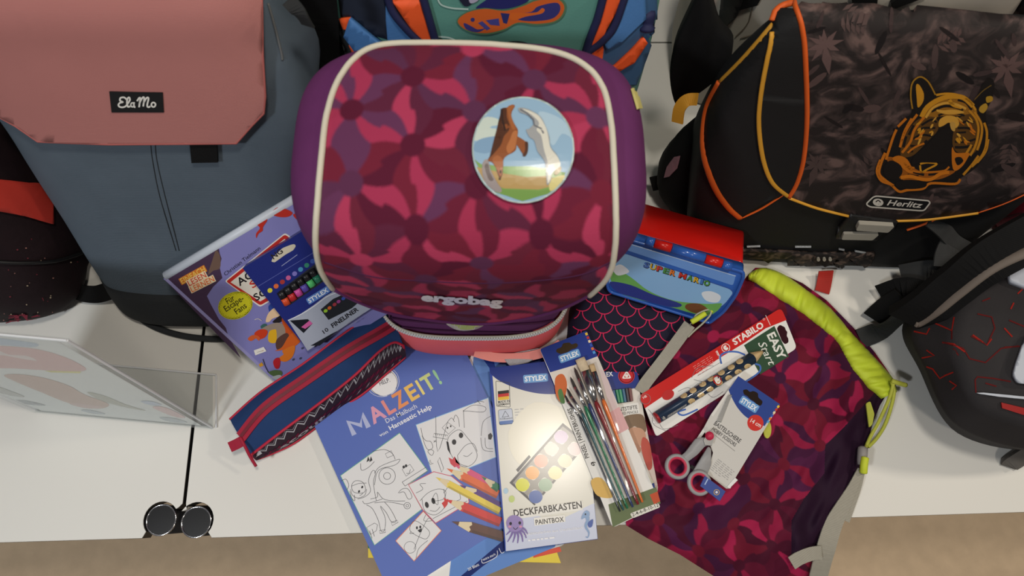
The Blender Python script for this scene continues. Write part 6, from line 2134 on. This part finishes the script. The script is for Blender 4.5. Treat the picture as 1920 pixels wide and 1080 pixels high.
# ------------------------------------------------------------------ fineliner carton with its pens
fb = [(455, 503), (590, 419), (716, 566), (577, 657)]
FBM = lifted(BKM, 0.0125)
root, mp = flat_thing('fineliner_box', fb, 0.028, 0.0122, mat('fineliner_carton_card', (40, 48, 118), 0.35, 0.03), 'navy fineliner carton lying on the lilac book', 'pen box', body='carton', mp=FBM)
pr = Print(mp, lift=2e-5)
pr.poly(fb, (36, 46, 122))
hang_hole(pr, rounded(zq((834, 522), (850, 486), (920, 420), (980, 396), (1008, 390), (1020, 404), (1000, 436), (940, 470), (860, 528)), 2, 2), (206, 198, 178))
pr.text('NG', zq((852, 506))[0], zq((926, 452))[0], 10, (44, 40, 40), bold=0.02)
pr.line(zq((912, 555), (1030, 470)), 1.0, (170, 176, 210))
pr.line(zq((735, 708), (1215, 416)), 0.9, (96, 106, 176), inc=1)
for x, y, c_ in [(825, 738, (214, 206, 60)), (871, 706, (222, 110, 60)), (918, 674, (170, 60, 56)), (963, 643, (200, 96, 150)), (1010, 612, (128, 120, 196)), (1055, 580, (80, 150, 190)), (1101, 549, (60, 140, 116)), (1146, 518, (64, 92, 170)), (1190, 487, (150, 106, 100))]:
    pr.ell(*zq((x, y))[0], 4.8, 4.4, -30, c_, 14)
pr.poly(zq((960, 962), (1060, 910), (1150, 850), (1240, 780), (1310, 740), (1420, 660), (1665, 818), (1108, 1190)), (168, 174, 190))
pr.line(zq((960, 962), (1060, 915), (1160, 852), (1250, 785), (1330, 752)), 1.4, (226, 228, 236), 4, inc=1)
stylex(pr, zq((1122, 832))[0], zq((1266, 742))[0], 7.5, (96, 136, 204))
pr.ell(*zq((1400, 722))[0], 15.5, 13.5, -20, (192, 48, 48), 24)
pr.poly(zq((1376, 680), (1392, 672), (1410, 715), (1402, 752), (1388, 724)), (232, 226, 222))
pr.line(zq((1398, 748), (1452, 712)), 2, (232, 226, 222))
pr.poly(zq((1205, 880), (1300, 800), (1460, 730), (1555, 770), (1440, 870), (1265, 958)), (40, 42, 48))
for x, y, c_ in [(1243, 890, (160, 206, 60)), (1272, 868, (222, 110, 50)), (1310, 842, (170, 60, 70)), (1340, 820, (160, 70, 140)), (1376, 797, (60, 84, 170))]:
    pr.ell(*zq((x, y))[0], 4, 3.2, -30, c_, 10)
pr.poly(zq((975, 962), (1110, 952), (1145, 985), (1078, 1056)), (30, 32, 40))
pr.poly(zq((1060, 1012), (1122, 962), (1146, 985), (1090, 1024)), (206, 96, 160))
pr.text('10', zq((1232, 1062))[0], zq((1268, 1036))[0], 7, (44, 44, 50), bold=0.012)
pr.text('FINELINER', zq((1298, 1018))[0], zq((1492, 886))[0], 8, (40, 40, 46), bold=0.025)
pr.lines_of_text(zq((1410, 985))[0], zq((1530, 905))[0], 2, 5, (150, 154, 166), 1.0, 2)
pr.poly(zq((1130, 1150), (1290, 1060), (1330, 1040), (1200, 1150)), (34, 36, 44))
pr.build('carton_print', root, M['print'])
make('window', slab(rounded(zq((882, 752), (1190, 520), (1330, 600), (970, 852)), 3, 3), lifted(FBM, 0.0002), 0.0001), wmat, root)
caps = mat('black_pen_cap', (26, 26, 30), 0.35)
for k, (nm, c_) in enumerate([('orange', (216, 78, 40)), ('red', (190, 40, 44)), ('pink', (206, 78, 160)), ('violet', (92, 76, 176)), ('light green', (90, 206, 120)), ('dark green', (40, 128, 96)), ('blue', (52, 70, 170)), ('rust', (184, 84, 52))]):
    a = Vector(zq((906 + k * 46, 742 - k * 33))[0])
    b = Vector(zq((962 + k * 47.5, 838 - k * 34.5))[0])
    m_ = a.lerp(b, 0.5)
    p0, p1, p2 = FBM(a.x, a.y, 0.0025), FBM(m_.x, m_.y, 0.0025), FBM(b.x, b.y, 0.0025)
    pn = thing('fineliner_pen', p2 - Vector((0, 0, 0.0022)), '%s fineliner pen in the window of the navy carton' % nm, 'pen', 'fineliners in the carton window')
    make('cap', tube([p0, p1], 0.0044, 10, flat=0.55), caps, pn, True)
    make('barrel', tube([p1, p2], 0.0042, 10, flat=0.55), mat('pen_' + nm.replace(' ', '_'), c_, 0.35, 0.03), pn, True)

# ------------------------------------------------------------------ long blue pencil case with red zip
zp_ = Zm(400, 560, 0.2963)
def curve3(pts, zs_, n=60):
    q = [P(x, y, z) for (x, y), z in zip(pts, zs_)]
    c_ = catmull(q, 20)
    return [c_[int(i * (len(c_) - 1) / (n - 1))] for i in range(n)]
cA = curve3([(431, 786), (489, 735), (566, 684), (637, 631), (684, 599), (722, 578)], [0.034, 0.050, 0.062, 0.068, 0.070, 0.068])
cZ = curve3([(452, 820), (498, 766), (578, 709), (652, 659), (711, 625), (742, 606)], [0.042, 0.058, 0.067, 0.071, 0.071, 0.066])
cT = curve3([(471, 853), (524, 812), (607, 750), (667, 702), (711, 659), (738, 642), (756, 648)], [0.026, 0.044, 0.052, 0.054, 0.053, 0.050, 0.042])
cB = curve3([(482, 861), (542, 836), (590, 803), (637, 767), (681, 738), (726, 699), (759, 670)], [0.012, 0.006, 0.004, 0.010, 0.016, 0.017, 0.022])
c = mid([cB[30], cA[30]])
root = thing('pencil_case', (c.x, c.y, 0.0), 'long dark blue pencil case with red zip and patterned side', 'pencil case')
bf = mat('marine_canvas', (36, 62, 108), 0.8, 0.1, 50, bump=0.25, bscale=600, spec=0.2)


def strip(curves, k=6, bulge=0.0):
    """surface through neighbouring curves"""
    n = len(curves[0])
    v, f = [], []
    cols_ = []
    for a, b in zip(curves[:-1], curves[1:]):
        cols_.append((a, b))
    rowsn = len(curves)
    m = (rowsn - 1) * k + 1
    for i in range(n):
        line = catmull([c_[i] for c_ in curves], k)
        v += line
    for i in range(n - 1):
        for j in range(m - 1):
            f.append([i * m + j, i * m + j + 1, (i + 1) * m + j + 1, (i + 1) * m + j])
    return v, f


cA2 = [Vector((p.x - 0.004, p.y + 0.006, 0.004)) for p in cA]
midAZ = [a.lerp(z_, 0.5) + Vector((0, 0, 0.003)) for a, z_ in zip(cA, cZ)]
midZT = [a.lerp(z_, 0.5) + Vector((0, 0, 0.002)) for a, z_ in zip(cZ, cT)]
make('top_panel', strip([cA, midAZ, cZ, midZT, cT]), bf, root, True)
midTB = [a.lerp(b, 0.5) + Vector((0.003, -0.004, 0.0)) for a, b in zip(cT, cB)]
make('front_panel', strip([cT, midTB, cB]), mat('plum_black_canvas', (44, 24, 40), 0.75, 0.15, 60, bump=0.2), root, True, label='front side panel with zigzag pattern')
make('back_panel', strip([cB, [Vector((a.x, a.y, 0.002)).lerp(Vector((b.x, b.y, 0.002)), 0.5) for a, b in zip(cA2, cB)], cA2, cA]), bf, root, True)
endL = [cA[0], midAZ[0], cZ[0], midZT[0], cT[0], midTB[0], cB[0], cA2[0]]
make('end_panel', fix_normals(([mid(endL) - Vector((0.003, 0.0, 0))] + endL, [[0, 1 + i, 1 + (i + 1) % 8] for i in range(8)])), bf, root, True)
endR = [cA[-1], midAZ[-1], cZ[-1], midZT[-1], cT[-1], midTB[-1], cB[-1], cA2[-1]]
make('end_panel', fix_normals(([mid(endR) + Vector((0.003, 0.0, 0))] + endR, [[0, 1 + i, 1 + (i + 1) % 8] for i in range(8)])), bf, root, True)
rp = mat('cherry_piping', (190, 34, 62), 0.6, 0.08, 80)
make('piping', tube(cA, 0.0016, 8), rp, root, True)
make('piping', tube(cT + cB[::-1], 0.0018, 8, closed=True), rp, root, True)
zt_ = mat('cherry_zip_tape', (164, 24, 54), 0.7, 0.08, 80)
make('zip_tape', ribbon([p + Vector((0, 0, 0.0012)) for p in cZ], 0.0145, 0.0014, nrm=(-0.25, -0.35, 1)), zt_, root)
make('zip_teeth', ribbon([p + Vector((0, 0, 0.0022)) for p in cZ], 0.0042, 0.0016, nrm=(-0.25, -0.35, 1)), mat('dark_cherry_teeth', (112, 14, 36), 0.5, 0.3, 900), root)
q = catmull([cZ[0] + Vector((0, 0, 0.003)), P(460, 838, 0.042), P(469, 856, 0.034), P(480, 874, 0.026)], 5)
make('zip_pull', tube(q, 0.0019, 8), zt_, root, True)
make('end_loop', ribbon([P(432, 838, 0.03), P(443, 833, 0.034), P(456, 826, 0.038)], 0.013, 0.003, nrm=(0, -0.3, 1)), zt_, root)


class SideMap:
    """u along the case 0..100, v from upper to lower edge of the front panel 0..100"""

    def __call__(s, u, v, lift=0.0):
        i = max(0, min(58.999, u * 0.59))
        k = int(i)
        t = i - k
        a = cT[k].lerp(cT[k + 1], t)
        m_ = midTB[k].lerp(midTB[k + 1], t)
        b = cB[k].lerp(cB[k + 1], t)
        w = v / 100
        l = catmull([a, m_, b], 6)
        j = min(11.999, w * 12)
        p = l[int(j)].lerp(l[int(j) + 1], j - int(j))
        return p + Vector((-0.25, -0.6, 0.75)).normalized() * (lift + 0.0006)


pr = Print(SideMap(), 2e-5)
zz = [(4 + k * 2.2, 14 if k % 2 else 30) for k in range(42)]
pr.line(zz, [4.5] * 60, (178, 178, 184), inc=1)
pr.line([(u, v_ - 8) for u, v_ in zz], [2.0] * 60, (150, 150, 160), inc=1)
rnd = random.Random(7)
for k in range(40):
    u = 6 + k * 2.2
    pr.poly([(u, 48), (u + 1.6, 42), (u + 2.0, 52), (u + 0.6, 60)], (110, 30, 58) if k % 2 else (84, 24, 54), 0)
    pr.poly([(u, 66), (u + 1.4, 62), (u + 1.8, 72), (u + 0.4, 78)], (150, 140, 150) if k % 3 == 0 else (104, 28, 56), 0)
pr.build('side_pattern', root, M['print_matte'])['kind'] = 'stuff'
pr = Print(SideMap(), 2e-5, 0, 0.0006)
pr.text('scout', (15, 72), (38, 70), 26, (186, 180, 190), bold=0.02)
pr.build('lettering', root, M['print_matte'])

# ------------------------------------------------------------------ clear sign holder with a pale print
BRc = P(398, 803, 0.003)
lf_ = Vector((-0.995, 0.09, 0)).normalized()
upv = (P(125, 640, 0.30) - BRc)
H_ = upv.length
upn = upv.normalized()
c = BRc + lf_ * 0.11
sign = thing('sign_holder', (c.x, c.y + 0.03, 0.0), 'clear acrylic sign holder with pale print at the left', 'sign holder')
nrm = lf_.cross(upn).normalized()
if nrm.y > 0:
    nrm = -nrm


def quad_slab(o_, a, b, t):
    v = [o_, o_ + a, o_ + a + b, o_ + b]
    return fix_normals((v + [p + t for p in v], [[0, 1, 2, 3], [4, 5, 6, 7], [0, 1, 5, 4], [1, 2, 6, 5], [2, 3, 7, 6], [3, 0, 4, 7]]))


W_ = 0.235
make('front_sheet', quad_slab(BRc, lf_ * W_, upn * H_, nrm * 0.0014), M['acrylic'], sign)
make('back_sheet', quad_slab(BRc - nrm * 0.0035, lf_ * W_, upn * H_, nrm * 0.0014), M['acrylic'], sign)
make('foot', quad_slab(BRc - Vector((0, 0, 0.0018)), lf_ * W_, P(405, 704, 0.0012) - P(405, 803, 0.0012), Vector((0, 0, 0.0016))), M['acrylic'], sign)
for a, b in ((BRc, BRc + upn * H_), (BRc + upn * H_, BRc + upn * H_ + lf_ * W_), (P(405, 803, 0.002), P(405, 704, 0.002)), (P(405, 704, 0.002), P(405, 704, 0.002) + lf_ * W_)):
    make('polished_edge', tube([a - nrm * 0.0008, b - nrm * 0.0008], 0.0013, 6), M['acrylic_edge'], sign)
poster = thing('paper_poster', c + Vector((0, 0.001, 0.002)), 'pale poster with pink and blue shapes inside the clear sign holder', 'poster')
po = BRc - nrm * 0.0012 + lf_ * 0.012 + upn * 0.006
make('sheet', quad_slab(po, lf_ * (W_ - 0.024), upn * (H_ - 0.010), nrm * 0.0003), mat('glossy_poster_paper', (236, 238, 236), 0.4, 0.02), poster)
spm = PlaneMap(po + nrm * 0.0003, po + lf_ * 0.1 + nrm * 0.0003, po + upn * 0.1 + nrm * 0.0003)
zS = Zm(0, 600, 0.22222)


class PosterMap:
    def __call__(s, px, py, lift=0.0):
        d = ray(px, py)
        t_ = (spm.p - CAM).dot(spm.n) / d.dot(spm.n)
        q_ = CAM + d * t_
        r_ = q_ - po
        u_ = max(0.0, min(W_ - 0.024, r_.dot(lf_)))
        w_ = max(0.0, min(H_ - 0.010, r_.dot(upn)))
        return po + lf_ * u_ + upn * w_ + nrm * (0.0004 + lift)


pr = Print(PosterMap(), 2e-5, 0)
pr.curve(zS((-200, 180), (0, 160), (300, 190), (460, 215), (420, 245), (200, 235), (-200, 220)), (186, 200, 216), 4)
pr.curve(zS((-200, 260), (100, 240), (400, 255), (600, 300), (760, 370), (820, 435), (600, 445), (200, 430), (-200, 430)), (220, 178, 176), 5)
pr.curve(zS((-100, 300), (60, 250), (200, 310), (350, 320), (430, 360), (300, 345), (150, 320), (0, 330)), (228, 214, 212), 4)
pr.poly(zS((480, 445), (780, 445), (770, 460), (530, 458)), (224, 216, 120))
pr.curve(zS((140, 490), (280, 480), (480, 510), (660, 570), (770, 640), (960, 720), (860, 760), (640, 720), (400, 620), (220, 540)), (208, 178, 166), 5)
pr.curve(zS((640, 720), (800, 730), (900, 750), (800, 760), (700, 745)), (216, 186, 182), 4)
pr.curve(zS((800, 620), (940, 650), (1100, 720), (1260, 770), (1100, 745), (900, 690)), (184, 184, 172), 4)
pr.curve(zS((170, 700), (300, 705), (440, 740), (300, 735)), (166, 172, 176), 4)
pr.curve(zS((0, 560), (140, 610), (280, 670), (160, 660), (0, 610)), (196, 196, 192), 4)
pr.curve(zS((720, 775), (820, 775), (920, 805), (800, 800)), (184, 192, 200), 4)
pr.curve(zS((1320, 740), (1430, 740), (1580, 820), (1480, 815)), (224, 190, 190), 4)
pr.curve(zS((1360, 825), (1480, 830), (1590, 865), (1440, 860)), (188, 196, 202), 4)
pr.curve(zS((1230, 690), (1330, 690), (1400, 720), (1300, 720)), (190, 202, 222), 4)
pr.build('print', poster, M['print'])
